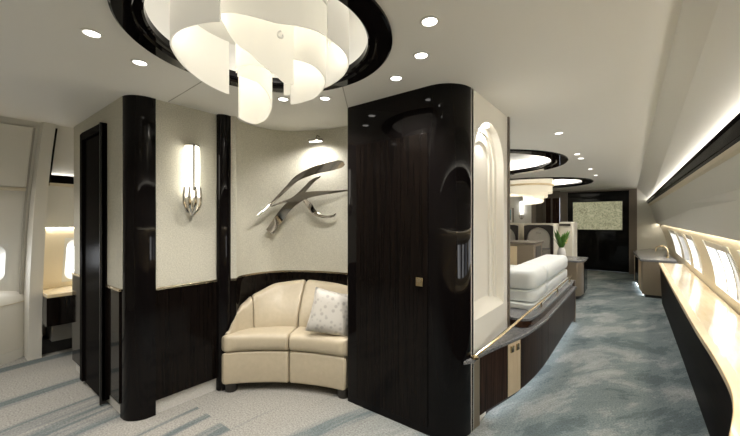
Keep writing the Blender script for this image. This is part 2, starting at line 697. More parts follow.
m_ = rloft([('VT', 0.014, -0.006), ('VT', 0.050, -0.006), ('VT', 0.050, -0.016), ('VT', 0.014, -0.016)])
m_.build('diffuser', M['led_valence'], led, smooth=False)
m_ = rloft([('VT', 0.012, -0.03), ('VT', 0.09, -0.03), ('VT', 0.09, -0.04), ('VT', 0.012, -0.04)])
m_.build('channel', M['white_panel'], led, smooth=False)
led = thing('light_strip', 'glowing strip light along the top of the right-hand windows', 'light', (0.43, 4, 1.25))
m_ = rloft([('CV', 0.015, 0.005), ('CV', 0.032, 0.005), ('CV', 0.032, -0.003), ('CV', 0.015, -0.003)])
m_.build('diffuser', M['led_window'], led, smooth=False)

# window panel with openings on the right
WINS = [(7.35, 8.6), (6.25, 7.1), (5.25, 6.0), (3.38, 4.5), (1.75, 3.1)]
S0, S1 = 0.13, 0.88


def wp(y, s, dx=0.0, dz=0.0):
    a, b_ = Vector(rs('WT', y)), Vector(rs('WB', y))
    p = a + (b_ - a) * s
    bul = 0.035 * 4 * s * (1 - s)      # the panel bulges outward like the hull
    return Vector((p.x + bul + dx, p.y, p.z + dz))


def wall_with_windows():
    m_ = MB()
    cuts = sorted(set([-2.6, 11.1] + [v for a in WINS for v in a]))
    ss = [0, S0, 0.3, 0.5, 0.7, S1, 1.0]
    for ya, yb in zip(cuts, cuts[1:]):
        op = any(abs(ya - a) < 1e-6 and abs(yb - b_) < 1e-6 for a, b_ in WINS)
        for sa, sb in zip(ss, ss[1:]):
            if op and sa >= S0 - 1e-6 and sb <= S1 + 1e-6:
                continue
            m_.quadgrid([[wp(ya, sa), wp(ya, sb)], [wp(yb, sa), wp(yb, sb)]])
    # below the ledge down to the floor
    m_.quadgrid([[rs('WB', y), rs('FL', y)] for y in (-2.6, 11.1)])
    # cove top closing
    m_.quadgrid([[rs('WT', y), rs('CW', y), rs('CW', y, 0.05, 0.03)] for y in (-2.6, 11.1)])
    return m_


struct(wall_with_windows().build('wall_window_side', M['cream_panel'], angle=25))
for i, (ya, yb) in enumerate(WINS):
    fr = MB()
    D = 0.055
    ss = [S0, 0.3, 0.5, 0.7, S1]
    for y in (ya, yb):                     # reveals
        fr.quadgrid([[wp(y, s), wp(y, s, D)] for s in ss])
    for s in (S0, S1):
        fr.quadgrid([[wp(ya, s), wp(ya, s, D)], [wp(yb, s), wp(yb, s, D)]])
    e = 0.022
    for y0, y1 in ((ya, ya + e * 2), (yb - e * 2, yb)):   # casing lip
        fr.loft([[wp(y0, s, -0.006), wp(y1, s, -0.006), wp(y1, s, 0.012), wp(y0, s, 0.012)] for s in ss])
    nm = 2 if yb - ya > 1.0 else 1
    o = fr.build('window_%d' % (i + 1), M['white_panel'], angle=25)
    struct(o)
    mu = MB()
    for k in range(nm):
        yc = ya + (yb - ya) * (k + 1) / (nm + 1)
        mu.loft([[wp(yc - 0.035, s, 0.02), wp(yc + 0.035, s, 0.02), wp(yc + 0.035, s, D), wp(yc - 0.035, s, D)] for s in ss])
    mu.build('mullion', M['white_panel'], o, angle=25)
    pn = MB()
    pn.quadgrid([[wp(ya, s, D), wp(yb, s, D)] for s in ss])
    pn.build('pane', M['sheer'], o)
    sh = MB()
    sh.loft([[wp(y, S0 + 0.005, 0.0), wp(y, S0 + 0.10, 0.0), wp(y, S0 + 0.10, 0.03), wp(y, S0 + 0.005, 0.03)] for y in (ya + 0.05, yb - 0.05)])
    sh.build('shade_cassette', M['grey_seat'], o, bevel=0.004)

# ---- left fuselage side
LP = [(-4.06, 2.2), (-4.26, 1.96), (-4.44, 1.70), (-4.56, 1.45), (-4.66, 1.25), (-4.76, 0.95), (-4.85, 0.64), (-4.91, 0.3), (-4.95, 0.0)]


def lx(z):
    for (xa, za), (xb, zb) in zip(LP, LP[1:]):
        if zb <= z <= za:
            return xa + (xb - xa) * (za - z) / (za - zb)
    return LP[-1][0]


LW = [(0.08, 0.465, 0.76, 1.13), (0.88, 1.26, 0.71, 1.17)]   # y0,y1,z0,z1


def left_wall(y0, y1, win, mname, name):
    m_ = MB()
    ys = [y0] + ([win[0], win[1]] if win else []) + [y1]
    zs = sorted(set([z for _, z in LP] + ([win[2], win[3]] if win else [])), reverse=True)
    for ya, yb in zip(ys, ys[1:]):
        for za, zb in zip(zs, zs[1:]):
            if win and abs(ya - win[0]) < 1e-6 and za <= win[3] + 1e-6 and zb >= win[2] - 1e-6:
                continue
            m_.quadgrid([[(lx(za), ya, za), (lx(zb), ya, zb)], [(lx(za), yb, za), (lx(zb), yb, zb)]])
    return struct(m_.build(name, M[mname], angle=40))


left_wall(-2.6, 0.66, LW[0], 'door_plastic', 'wall_left')
left_wall(0.66, 11.1, LW[1], 'side_panel', 'wall_left_corridor')
for i, (y0, y1, z0, z1) in enumerate(LW):
    m_ = MB()
    poly = rrect(y0 + 0.012, z0 + 0.012, y1 - 0.012, z1 - 0.012, 0.07, 6)
    inner = rrect(y0 + 0.05, z0 + 0.06, y1 - 0.05, z1 - 0.06, 0.11, 6)
    outer = rrect(y0 - 0.004, z0 - 0.004, y1 + 0.004, z1 + 0.004, 0.02, 6)
    n = len(poly)
    rows = [[(lx(z) + 0.004, y, z) for y, z in outer], [(lx(z) + 0.006, y, z) for y, z in poly],
            [(lx(z) - 0.07, y, z) for y, z in inner]]
    m_.quadgrid(rows, closed_v=True)
    o = struct(m_.build('window_%d' % (i + 6), M['white_panel'], angle=30))
    p_ = MB()
    inn = [(lx(z) - 0.068, y, z) for y, z in rrect(y0 + 0.045, z0 + 0.055, y1 - 0.045, z1 - 0.055, 0.11, 6)]
    p_.v = inn
    p_.f = [tuple(range(len(inn)))]
    p_.build('pane', M['pane'], o)

# ---- end walls
m_ = MB()
m_.box((-5.0, -2.66, 0), (0.8, -2.6, 2.4))
struct(m_.build('wall_back', M['wallpaper'], smooth=False))
m_ = MB()
for x0, x1 in ((-5.0, -2.44), (0.02, 0.8)):
    m_.box((x0, 11.0, 0), (x1, 11.06, 2.4))
m_.box((-2.44, 11.0, 2.14), (0.02, 11.06, 2.4))
struct(m_.build('wall_far', M['white_panel'], smooth=False))

# ---- block between entry and lounge -------------------------------------------------
RAIL = 0.885
m_ = MB()
m_.box((-4.02, 0.81, RAIL), (-2.76, 0.87, H))
struct(m_.build('wall_entry', M['wallpaper'], smooth=False))
m_ = MB()
m_.box((-2.71, 0.93, RAIL), (-2.65, 1.47, H))
struct(m_.build('wall_sconce', M['wallpaper'], smooth=False))
m_ = MB()
m_.box((-4.02, 0.87, 0), (-3.97, 11.0, H))
struct(m_.build('wall_corridor', M['white_panel'], smooth=False))
CW_PTS = catmull([(-2.60, 1.50), (-2.70, 1.60), (-2.745, 1.74), (-2.745, 1.88), (-2.70, 2.03), (-2.59, 2.16), (-2.43, 2.25), (-2.23, 2.32), (-2.04, 2.355), (-1.80, 2.37), (-1.55, 2.37)], 6)
CWP = [(p.x, p.y) for p in CW_PTS]
m_ = MB()
m_.strip(CWP, -0.05, RAIL, H)
m_2 = CWP
struct(m_.build('wall_niche', M['wallpaper']))

# wainscots, rails and toe kicks
m_ = MB()
m_.box((-4.025, 0.80, 0.10), (-2.79, 0.87, RAIL - 0.015))
struct(m_.build('trim_3', M['ebony'], smooth=False))
m_ = MB()
m_.box((-2.71, 0.96, 0.10), (-2.638, 1.45, RAIL - 0.015))
struct(m_.build('trim_4', M['ebony'], smooth=False))
m_ = MB()
m_.strip(offset_path(CWP, 0.008), -0.058, 0.0, RAIL - 0.015)
struct(m_.build('trim_5', M['ebony']))
m_ = MB()
m_.box((-4.03, 0.795, RAIL - 0.018), (-3.67, 0.87, RAIL))
m_.box((-3.07, 0.795, RAIL - 0.018), (-2.78, 0.87, RAIL))
struct(m_.build('trim_6', M['champagne'], bevel=0.003))
m_ = MB()
m_.box((-2.71, 0.97, RAIL - 0.018), (-2.632, 1.44, RAIL))
struct(m_.build('trim_7', M['champagne'], bevel=0.003))
m_ = MB()
m_.strip(offset_path(CWP, 0.014), -0.064, RAIL - 0.018, RAIL)
struct(m_.build('trim_8', M['champagne']))
m_ = MB()
m_.box((-4.01, 0.825, 0), (-2.80, 0.87, 0.10))
struct(m_.build('baseboard_entry', M['toe'], smooth=False))
m_ = MB()
m_.box((-2.71, 0.96, 0), (-2.655, 1.43, 0.10))
struct(m_.build('baseboard_sconce', M['toe'], smooth=False))
m_ = MB()                       # champagne edge where wall meets the cabinet and a seam in the niche
p = CWP[42]
m_.box((p[0] - 0.002, p[1] - 0.012, RAIL), (p[0] + 0.002, p[1] + 0.01, H))
struct(m_.build('trim_9', M['seam'], smooth=False))

# lavatory door
dr = MB()
dr.box((-3.66, 0.775, 0.03), (-3.59, 0.86, 2.07))
dr.box((-3.10, 0.775, 0.03), (-3.077, 0.86, 2.07))
dr.box((-3.59, 0.775, 2.01), (-3.10, 0.86, 2.07))
d1 = struct(dr.build('door_1', M['black_satin'], bevel=0.004))
dr = MB()
dr.box((-3.59, 0.79, 0.03), (-3.10, 0.85, 2.01))
dr.build('door_leaf', M['black_satin'], d1, smooth=False)
dr = MB()
dr.box((-3.092, 0.766, 0.01), (-3.077, 0.80, 2.07))
dr.build('door_edge', M['dark_base'], d1, bevel=0.003)

# gloss black corner columns
m_ = MB()
pl = [(-2.80, 0.95), (-2.80, 0.81)] + arc(-2.765, 0.94, 0.128, -85, 7, 12) + [(-2.638, 0.972), (-2.70, 0.972)]
m_.prism(pl, 0.0, H)
tag(m_.build('corner_column', M['gloss_black'], angle=50), 'glossy black rounded corner column between the dark door and the wall lamp', 'column', 'black corner columns')
m_ = MB()
pl = [(-2.70, 1.42)] + arc(-2.66, 1.475, 0.072, -60, 60, 8) + [(-2.62, 1.54), (-2.70, 1.56)]
m_.prism(pl, 0.0, H)
tag(m_.build('corner_column', M['gloss_black'], angle=50), 'slim glossy black column at the left edge of the curved niche', 'column', 'black corner columns')

# tall gloss cabinet
tc_ = thing('tall_cabinet', 'tall glossy dark wood cabinet with rounded corner right of the loveseat', 'cabinet', (-1.25, 2.0, 0))
m_ = MB()
pl = arc(-1.698, 1.957, 0.027, 180, 270, 5) + arc(-1.03, 2.13, 0.20, -90, 0, 14) + [(-0.83, 2.16), (-1.725, 2.16)]
m_.prism(pl, 0.0, H)
m_.build('carcass', M['gloss_black'], tc_, angle=50)
m_ = MB()
m_.box((-1.62, 1.922, 0.05), (-1.035, 1.935, 1.905))
cd = m_.build('door', M['ebony'], tc_, bevel=0.002)
m_ = MB()
m_.box((-1.115, 1.914, 0.935), (-1.065, 1.924, 0.99))
pl_ = m_.build('latch', M['gold'], cd, bevel=0.002)
m_ = MB()
m_.box((-1.105, 1.911, 0.96), (-1.075, 1.915, 0.982))
m_.build('latch_button', M['champagne'], pl_ if False else cd, bevel=0.001)

# niche wall on the aisle side: slab with an arched stepped recess
X0 = -0.83
YC, RAD, ZS = 2.485, 0.315, 1.765
YA, YB = 2.12, 2.90


def arch(y_c, r, zs, zb, n=18, k=0.92):
    pts = [(y_c - r, zb)]
    for i in range(n + 1):
        a = PI - PI * i / n
        pts.append((y_c + r * math.cos(a), zs + r * k * math.sin(a)))
    pts.append((y_c + r, zb))
    return pts


m_ = MB()
bmn = bmesh.new()
ed = []


def lp(pts):
    vs = [bmn.verts.new((X0, y, z)) for y, z in pts]
    for i in range(len(vs)):
        ed.append(bmn.edges.new((vs[i], vs[(i + 1) % len(vs)])))


ZB = 0.70
A0 = arch(YC, RAD, ZS, ZB)
lp([(YA, 0), (YB, 0), (YB, H), (YA, H)])
lp(A0)
bmesh.ops.triangle_fill(bmn, use_beauty=True, edges=ed)


def ring_faces(a, xa, b_, xb):
    va = [bmn.verts.new((xa, y, z)) for y, z in a]
    vb = [bmn.verts.new((xb, y, z)) for y, z in b_]
    for i in range(len(a) - 1):
        bmn.faces.new((va[i], va[i + 1], vb[i + 1], vb[i]))


A1 = arch(YC, RAD, ZS, ZB + 0.05)
A2 = arch(YC, RAD - 0.06, ZS, ZB + 0.05)
A2b = arch(YC, RAD - 0.06, ZS, ZB + 0.062)
A3 = arch(YC, RAD - 0.13, ZS, ZB + 0.062)
A3b = arch(YC, RAD - 0.13, ZS, ZB + 0.075)
ring_faces(A0, X0, A1, X0 - 0.055)
ring_faces(A1, X0 - 0.055, A2, X0 - 0.055)
ring_faces(A2, X0 - 0.055, A2b, X0 - 0.068)
ring_faces(A2b, X0 - 0.068, A3, X0 - 0.068)
ring_faces(A3, X0 - 0.068, A3b, X0 - 0.082)
v_ = [bmn.verts.new((X0 - 0.082, y, z)) for y, z in A3b]
bmn.faces.new(v_)
s_ = [(X0, YC - RAD, ZB), (X0, YC + RAD, ZB), (X0 - 0.082, YC + RAD, ZB + 0.075), (X0 - 0.082, YC - RAD, ZB + 0.075)]
bmn.faces.new([bmn.verts.new(q) for q in s_])
# the ends of the slab
for q in ([(X0, YB, 0), (X0 - 0.3, YB, 0), (X0 - 0.3, YB, H), (X0, YB, H)],):
    bmn.faces.new([bmn.verts.new(k) for k in q])
bmesh.ops.remove_doubles(bmn, verts=bmn.verts, dist=1e-5)
me = bpy.data.meshes.new('wall_arch')
bmn.to_mesh(me)
bmn.free()
me.materials.append(M['niche_white'])
wo = bpy.data.objects.new('wall_arch', me)
COL.objects.link(wo)
struct(wo)
nl = thing('niche_light', 'warm light at the head of the arched wall niche', 'light', (X0 - 0.05, YC, 2.0))
m_ = MB()
m_.lathe([(0.001, 0.0), (0.02, 0.0), (0.02, 0.012), (0.001, 0.012)], (X0 - 0.03, YC, 2.03), 16)
m_.build('lens', M['lens'], nl)
lamp('niche_lamp', 'AREA', nl, (X0 - 0.035, YC, 2.025), 1.0, SOFT, shape='DISK', size=0.05)
m_ = MB()
m_.box((X0 - 0.3, YB, 0), (X0 + 0.012, YB + 0.035, H))
struct(m_.build('trim_10', M['taupe'], smooth=False))
m_ = MB()
m_.box((-3.97, 2.90, 0), (X0 - 0.3, 2.935, H))
struct(m_.build('wall_lounge', M['white_panel'], smooth=False))

# fine joints in the entry ceiling
for i, (a, b_) in enumerate((((-2.63, 1.05), (-2.02, 1.02)), ((-1.70, 1.92), (-1.46, 1.60)))):
    d = (Vector(b_) - Vector(a)).normalized() * 0
    m_ = MB()
    t = (Vector(b_) - Vector(a)).normalized()
    n = Vector((-t.y, t.x)) * 0.003
    m_.prism([(a[0] + n.x, a[1] + n.y), (b_[0] + n.x, b_[1] + n.y), (b_[0] - n.x, b_[1] - n.y), (a[0] - n.x, a[1] - n.y)], H - 0.0015, H + 0.001)
    struct(m_.build('trim_%d' % (11 + i), M['seam'], smooth=False))

# left entry: frame, header and door lines
FR = [(-4.02, 2.2), (-4.18, 1.97), (-4.32, 1.70), (-4.42, 1.40), (-4.50, 1.07), (-4.56, 0.80), (-4.60, 0.55), (-4.64, 0.0)]
m_ = MB()
m_.loft([[(x, 0.59 + 0.02 * z / 2.2, z), (x, 0.69, z), (lx(z) - 0.02, 0.69, z), (lx(z) - 0.02, 0.59, z)] for x, z in FR])
struct(m_.build('trim_13', M['door_plastic'], angle=50))
m_ = MB()          # black end of the valence in the corridor
m_.loft([[(x - 0.005, 0.691, z), (x - 0.005, 0.706, z), (x - 0.12, 0.706, z), (x - 0.12, 0.691, z)] for x, z in ((-4.045, 2.17), (-4.18, 1.97), (-4.34, 1.72))])
struct(m_.build('trim_14', M['gloss_black'], angle=50))
m_ = MB()
m_.loft([[(-4.335, y, 1.785), (-4.36, y, 1.712), (-4.47, y, 1.70), (-4.47, y, 1.74), (-4.40, y, 1.755), (-4.347, y, 1.785)] for y in (0.706, 11.0)])
struct(m_.build('trim_15', M['black_satin'], smooth=False))
m_ = MB()
m_.loft([[(-4.362, y, 1.711), (-4.38, y, 1.688), (-4.50, y, 1.688), (-4.48, y, 1.711)] for y in (0.706, 11.0)])
struct(m_.build('trim_16', M['valence_cream'], smooth=False))
led = thing('light_strip', 'glowing strip above the black valence in the left corridor', 'light', (-4.42, 3, 1.78))
m_ = MB()
m_.loft([[(-4.351, y, 1.778), (-4.372, y, 1.778), (-4.372, y, 1.77), (-4.351, y, 1.77)] for y in (0.71, 3.0)])
m_.build('diffuser', M['led_valence'], led, smooth=False)
m_ = MB()
m_.loft([[(-4.435, y, 1.69), (-4.60, y, 1.285), (-4.66, y, 1.285), (-4.50, y, 1.69)] for y in (0.692, 11.0)])
struct(m_.build('trim_17', M['side_panel'], smooth=False))
led = thing('light_strip', 'warm strip light over the window and desk in the left corridor', 'light', (-4.62, 3, 1.28))
m_ = MB()
m_.loft([[(-4.615, y, 1.282), (-4.635, y, 1.282), (-4.635, y, 1.274), (-4.615, y, 1.274)] for y in (0.71, 3.0)])
m_.build('diffuser', M['led_window'], led, smooth=False)
m_ = MB()
m_.loft([[(lx(z) + 0.006, 0.692, z), (lx(z) + 0.006, 11.0, z), (lx(z) + 0.001, 11.0, z), (lx(z) + 0.001, 0.692, z)] for z in (1.265, 1.175)])
m_.loft([[(lx(z) + 0.006, 1.27, z), (lx(z) + 0.006, 11.0, z), (lx(z) + 0.001, 11.0, z), (lx(z) + 0.001, 1.27, z)] for z in (1.175, 0.70)])
m_.loft([[(lx(z) + 0.006, 0.692, z), (lx(z) + 0.006, 0.872, z), (lx(z) + 0.001, 0.872, z), (lx(z) + 0.001, 0.692, z)] for z in (1.175, 0.70)])
m_.loft([[(lx(z) + 0.006, 0.692, z), (lx(z) + 0.006, 11.0, z), (lx(z) + 0.001, 11.0, z), (lx(z) + 0.001, 0.692, z)] for z in (0.70, 0.60)])
struct(m_.build('wall_corridor_window', M['cream_panel'], angle=40))

# aircraft door: header, joints, bustle
ed_ = thing('aircraft_door', 'cream entry door at the far left with rounded lower bustle and window', 'door', (-4.7, 0.0, 0))
m_ = MB()


def leftslab(y0, y1, zlist, t):
    m_.loft([[(lx(z) + t, y0, z), (lx(z) + t, y1, z), (lx(z) + 0.004, y1, z), (lx(z) + 0.004, y0, z)] for z in zlist])


leftslab(-1.0, 0.555, (1.66, 1.9, 2.15), 0.03)
m_.build('header', M['door_plastic'], ed_, bevel=0.006)
m_ = MB()
leftslab(-1.0, 0.555, (1.655, 1.625), 0.022)
m_.build('header_joint', M['valence_cream'], ed_)
m_ = MB()
leftslab(0.555, 0.57, (0.05, 0.6, 1.2, 1.7, 2.15), 0.016)
m_.build('side_joint', M['seam'], ed_, angle=60)
bust = catmull([(-4.97, 0.63), (-4.86, 0.605), (-4.77, 0.53), (-4.67, 0.40), (-4.58, 0.22), (-4.53, 0.0), (-4.51, -0.4), (-4.51, -1.0)], 5)
rows = []
for z, ins in ((0.10, 0.0), (0.55, 0.0), (0.61, 0.012), (0.655, 0.05), (0.675, 0.11), (0.68, 0.2)):
    q = [(p.x - ins * 0.9, p.y - ins * 0.45 if p.y > 0 else p.y) for p in bust]
    rows.append([(x, y, z) for x, y in q] + [(-4.98, -1.0, z), (-4.98, 0.3, z)])
m_ = MB()
m_.loft(rows)
m_.build('bustle', M['door_plastic'], ed_, angle=60)
m_ = MB()
m_.prism([(p.x + 0.004, p.y) for p in bust] + [(-4.98, -1.0), (-4.98, 0.3)], 0.0, 0.098)
m_.build('kick_plate', M['white_panel'], ed_, angle=60)
m_ = MB()
m_.prism([(p.x + 0.004, p.y + 0.002) for p in bust] + [(-4.98, -1.0), (-4.98, 0.3)], 0.548, 0.556)
m_.build('bustle_joint', M['valence_cream'], ed_, angle=60)

# corridor desk
ck = thing('desk', 'dark desk with pale maple top below the left corridor window', 'desk', (-4.6, 1.5, 0))
m_ = MB()
m_.box((-4.88, 0.692, 0.615), (-4.41, 2.9, 0.65))
m_.build('desktop', M['maple'], ck, bevel=0.005)
m_ = MB()
m_.box((-4.88, 0.692, 0.34), (-4.425, 2.9, 0.613))
m_.build('drawer_front', M['ebony'], ck, smooth=False)
m_ = MB()
m_.box((-4.90, 0.76, 0.14), (-4.62, 2.9, 0.335))
m_.build('lower_box', M['grey_box'], ck, bevel=0.004)
m_ = MB()
m_.box((-4.93, 0.692, 0.0), (-4.74, 2.9, 0.14))
m_.build('plinth', M['dark_base'], ck, smooth=False)

# =================================================================== CEILING LIGHTS
RL = ['glossy black ceiling ring around the big layered chandelier in the foreground',
      'large black ceiling ring over the lounge without a chandelier, nearer one',
      'large black ceiling ring over the lounge holding the far chandelier']
for (cx, cy, ro, ri), lb in zip(RINGS, RL):
    t = thing('ceiling_ring', lb, 'ceiling ring', (cx, cy, H), 'black rings in the ceiling')
    m_ = MB()
    wd = ro - ri
    m_.lathe([(ro, 0.0), (ro, -0.012), (ro - 0.01, -0.02), (ri + wd * 0.35, -0.02), (ri + wd * 0.3, -0.008), (ri + 0.008, -0.008), (ri, 0.0), (ri, 0.03), (ri + 0.012, 0.03), (ri + 0.014, 0.006), (ro, 0.006)], (cx, cy, H), 96)
    m_.build('band', M['gloss_black'], t, angle=30)
    m_ = MB()
    m_.lathe([(ri + 0.035, 0.012), (ri + 0.06, 0.012), (ri + 0.06, 0.022), (ri + 0.035, 0.022)], (cx, cy, H), 96)
    m_.build('light_strip', M['led_entry' if ro < 1 else 'led_ring'], t, angle=30)

DL = []
for a, lb in ((25, 'right of the big ceiling ring, topmost of three'), (47.5, 'right of the chandelier, middle of three'),
              (70, 'above the tall black cabinet, lowest right of the ring'), (114, 'under the chandelier, nearer the tall cabinet'),
              (136, 'under the chandelier, left of its neighbour'), (202, 'left of the ring, nearer the black corner column'), (223.6, 'left of the ring, second from the column')):
    DL.append((-1.39 + 0.768 * math.cos(math.radians(a)), 0.985 + 0.768 * math.sin(math.radians(a)), 'round white ceiling downlight ' + lb))
DL.append((-1.69, 0.27, 'round white ceiling downlight at the top edge of the picture, left'))
for y, lb in ((3.74, 'nearest of the aisle row'), (5.05, 'second of the aisle row'), (5.42, 'third of the aisle row'), (6.63, 'fourth of the aisle row'), (7.6, 'farthest of the aisle row')):
    DL.append((-0.59, y, 'small round downlight in the aisle ceiling, ' + lb))
for x, y in ((-0.9, -0.6), (-2.4, -0.9), (-3.6, -0.2), (-4.0, 0.0), (-3.9, -0.8), (-3.2, -0.45), (-0.55, 0.55), (-3.3, 3.6), (-3.3, 6.8), (-1.2, 3.45), (-2.0, 3.6)):
    DL.append((x, y, None))  # unseen downlights, added to brighten entry and lounge
proto = None
for x, y, lb in DL:
    if proto is None:
        proto = thing('downlight', lb, 'ceiling light', (x, y, H), 'recessed ceiling downlights')
        m_ = MB()
        m_.lathe([(0.030, -0.001), (0.034, -0.005), (0.042, -0.003), (0.043, 0.001), (0.030, 0.004)], (x, y, H), 28)
        m_.build('trim_ring', M['white_panel'], proto)
        m_ = MB()
        m_.lathe([(0.0005, -0.002), (0.0305, -0.002), (0.0305, 0.003), (0.0005, 0.003)], (x, y, H), 28)
        m_.build('lens', M['lens'], proto)
        lamp('downlight_lamp', 'SPOT', proto, (x, y, H - 0.02), P_DOWN, SOFT, spot_size=math.radians(120), spot_blend=0.9, shadow_soft_size=0.03)
    else:
        copy_tree(proto, (x, y, H), lb or 'round downlight out of view, added to brighten the cabin')


# ---- chandeliers: curved sheets of milky glass
def sheet_rows(c, R, a0, a1, zt, zb_tab, th=0.006, n=36, tocam=(0.816, -0.578)):
    """a curved sheet; angle 0 faces the aisle, positive to the right"""
    u = Vector(tocam)
    v = Vector((-u.y, u.x)) 
    rows = []
    for i in range(n + 1):
        a = a0 + (a1 - a0) * i / n
        zb = interp(zb_tab, a)
        d = u * math.cos(math.radians(a)) + v * math.sin(math.radians(a))
        p, q = Vector(c[:2]) + d * R, Vector(c[:2]) + d * (R - th)
        rows.append([(p.x, p.y, zb), (p.x, p.y, zt), (q.x, q.y, zt), (q.x, q.y, zb)])
    return rows


ch = thing('chandelier', 'large spiral chandelier of layered milky glass in the foreground ceiling ring', 'chandelier', (-1.39, 0.985, 2.3))
C0 = Vector((-1.39, 0.985))
RGT = Vector((0.578, 0.816))
BACK = Vector((-0.816, 0.578))


def sheet(name, off, R, a0, a1, zt, tab, m='frost'):
    c = C0 + RGT * off[0] + BACK * off[1]
    m_ = MB()
    m_.loft(sheet_rows((c.x, c.y), R, a0, a1, zt, tab))
    m_.build(name, M[m], ch, angle=40)


sheet('glass_sheet', (0, 0), 0.395, -150, -24, 2.36, [(-150, 2.05), (-90, 2.10), (-24, 2.07)])
sheet('glass_sheet', (0, 0), 0.395, 38, 165, 2.36, [(38, 2.10), (90, 2.115), (165, 2.09)])
sheet('glass_sheet', (0.045, 0), 0.26, -92, 90, 2.36, [(-92, 2.27), (0, 2.155), (90, 2.22)], 'frost')
sheet('glass_sheet', (0.01, 0.0), 0.205, -100, 31, 2.34, [(-100, 2.28), (-80, 2.26), (-30, 2.07), (0, 1.985), (20, 1.94), (31, 1.945)], 'frost_lit')
sheet('glass_sheet', (0.165, 0.02), 0.125, -70, 200, 2.34, [(-70, 2.11), (0, 2.085), (90, 2.04), (150, 1.99), (200, 1.96)], 'frost')
sheet('glass_sheet', (-0.050, 0.05), 0.088, -95, 95, 2.30, [(-95, 2.06), (0, 2.07), (95, 2.06)], 'frost_lit')
sheet('glass_sheet', (-0.050, 0.05), 0.080, -90, 255, 2.28, [(-90, 2.04), (0, 2.0), (90, 1.92), (150, 1.855), (180, 1.84), (255, 1.85)], 'frost_lit')
for off, z in (((0.06, -0.245), 2.115), ((0.035, -0.04), 2.05)):      # little scrolls at the sheet ends
    c = C0 + RGT * off[0] + BACK * off[1]
    m_ = MB()
    pts = [(c.x + RGT.x * q * math.cos(k) , c.y + RGT.y * q * math.cos(k), z + q * math.sin(k)) for k, q in [(PI / 2 + i * 0.35, 0.017 - 0.0007 * i) for i in range(16)]]
    m_.tube(pts, 0.004, 6)
    m_.build('scroll', M['frost'], ch)
m_ = MB()
m_.lathe([(0.001, 2.34), (0.40, 2.34), (0.40, 2.36), (0.001, 2.36)], (C0.x, C0.y, 0), 48)
m_.build('canopy', M['white_panel'], ch)
for k in range(3):
    a = k * 2.1 + 0.4
    m_ = MB()
    m_.lathe([(0.001, 0), (0.022, -0.01), (0.022, -0.05), (0.001, -0.06)], (C0.x + 0.16 * math.cos(a), C0.y + 0.16 * math.sin(a), 2.34), 12)
    m_.build('bulb', M['lens'], ch)
for dx, dz in ((-0.045, 2.22), (0.165, 2.24), (-0.3, 2.26), (0.32, 2.27)):
    c = C0 + RGT * dx
    lamp('chandelier_lamp', 'POINT', ch, (c.x, c.y, dz), P_CHAND, SOFT, shadow_soft_size=0.03)

ch = thing('chandelier', 'far layered glass chandelier in the lounge ceiling ring', 'chandelier', (-2.0, 8.5, 2.3))
C0 = Vector((-2.0, 8.5))
m_ = MB()
m_.lathe([(0.53, 2.13), (0.56, 2.13), (0.56, 2.17), (0.53, 2.17)], (-2.0, 8.5, 0), 48)
m_.build('rim', M['beige'], ch)
sheet('glass_sheet', (0, 0), 0.53, -100, 200, 2.30, [(-100, 2.0), (0, 1.98), (200, 1.95)], 'frost_far')
sheet('glass_sheet', (0.02, 0), 0.42, -120, 120, 2.28, [(-120, 1.98), (0, 1.90), (120, 1.86)], 'frost_far')
sheet('glass_sheet', (0.08, -0.05), 0.26, -120, 180, 2.28, [(-120, 1.95), (0, 1.84), (90, 1.76), (180, 1.72)], 'frost_far')
m_ = MB()
m_.lathe([(0.001, 2.30), (0.5, 2.30), (0.5, 2.33), (0.001, 2.33)], (-2.0, 8.5, 0), 48)
m_.build('canopy', M['white_panel'], ch)
lamp('chandelier_lamp', 'POINT', ch, (-2.0, 8.5, 2.15), 7, SOFT, shadow_soft_size=0.05)


# ---- wall lamps
def sconce(loc, face, label, glass, power, group=None):
    """face: unit vector in plan that the lamp faces"""
    x, y = loc
    t = thing('wall_lamp', label, 'wall lamp', (x, y, 1.40), 'tube wall lamps')
    f = Vector((face[0], face[1], 0))
    s = Vector((-f.y, f.x, 0))
    c = Vector((x, y, 0)) + f * 0.05
    m_ = MB()
    rows = []
    for z, r in ((1.53, 0.046), (1.60, 0.052), (1.75, 0.054), (1.885, 0.052), (1.90, 0.046)):
        rows.append([c + f * r * math.cos(q) + s * r * math.sin(q) + Vector((0, 0, z)) for q in [2 * PI * k / 20 for k in range(20)]])
    m_.loft(rows)
    m_.build('glass_tube', M[glass], t, angle=50)
    m_ = MB()
    m_.obox(c + f * 0.055 - s * 0.012 + Vector((0, 0, 1.74)), s, f, (0, 0, 1), 0.007, 0.004, 0.17)
    m_.build('front_bar', M['steel'], t, bevel=0.002)
    m_ = MB()
    m_.lathe([(0.001, 1.902), (0.05, 1.902), (0.056, 1.908), (0.05, 1.914), (0.001, 1.914)], (c.x, c.y, 0), 20)
    m_.build('cap', M['chrome'], t)
    for k in range(5):                    # tulip holder
        a = math.radians(-80 + 40 * k)
        pts, rad = [], []
        for z, r in ((1.40, 0.012), (1.43, 0.040), (1.48, 0.060), (1.54, 0.062), (1.60, 0.058)):
            pts.append(c + (f * math.cos(a) + s * math.sin(a)) * r + Vector((0, 0, z)))
            rad.append(0.011 if z < 1.56 else 0.006)
        m_ = MB()
        m_.tube(pts, rad, 8)
        m_.build('petal', M['chrome'], t)
    m_ = MB()
    m_.obox(Vector((x, y, 1.48)) + f * 0.015, s, f, (0, 0, 1), 0.02, 0.015, 0.06)
    m_.build('wall_bracket', M['chrome'], t, bevel=0.003)


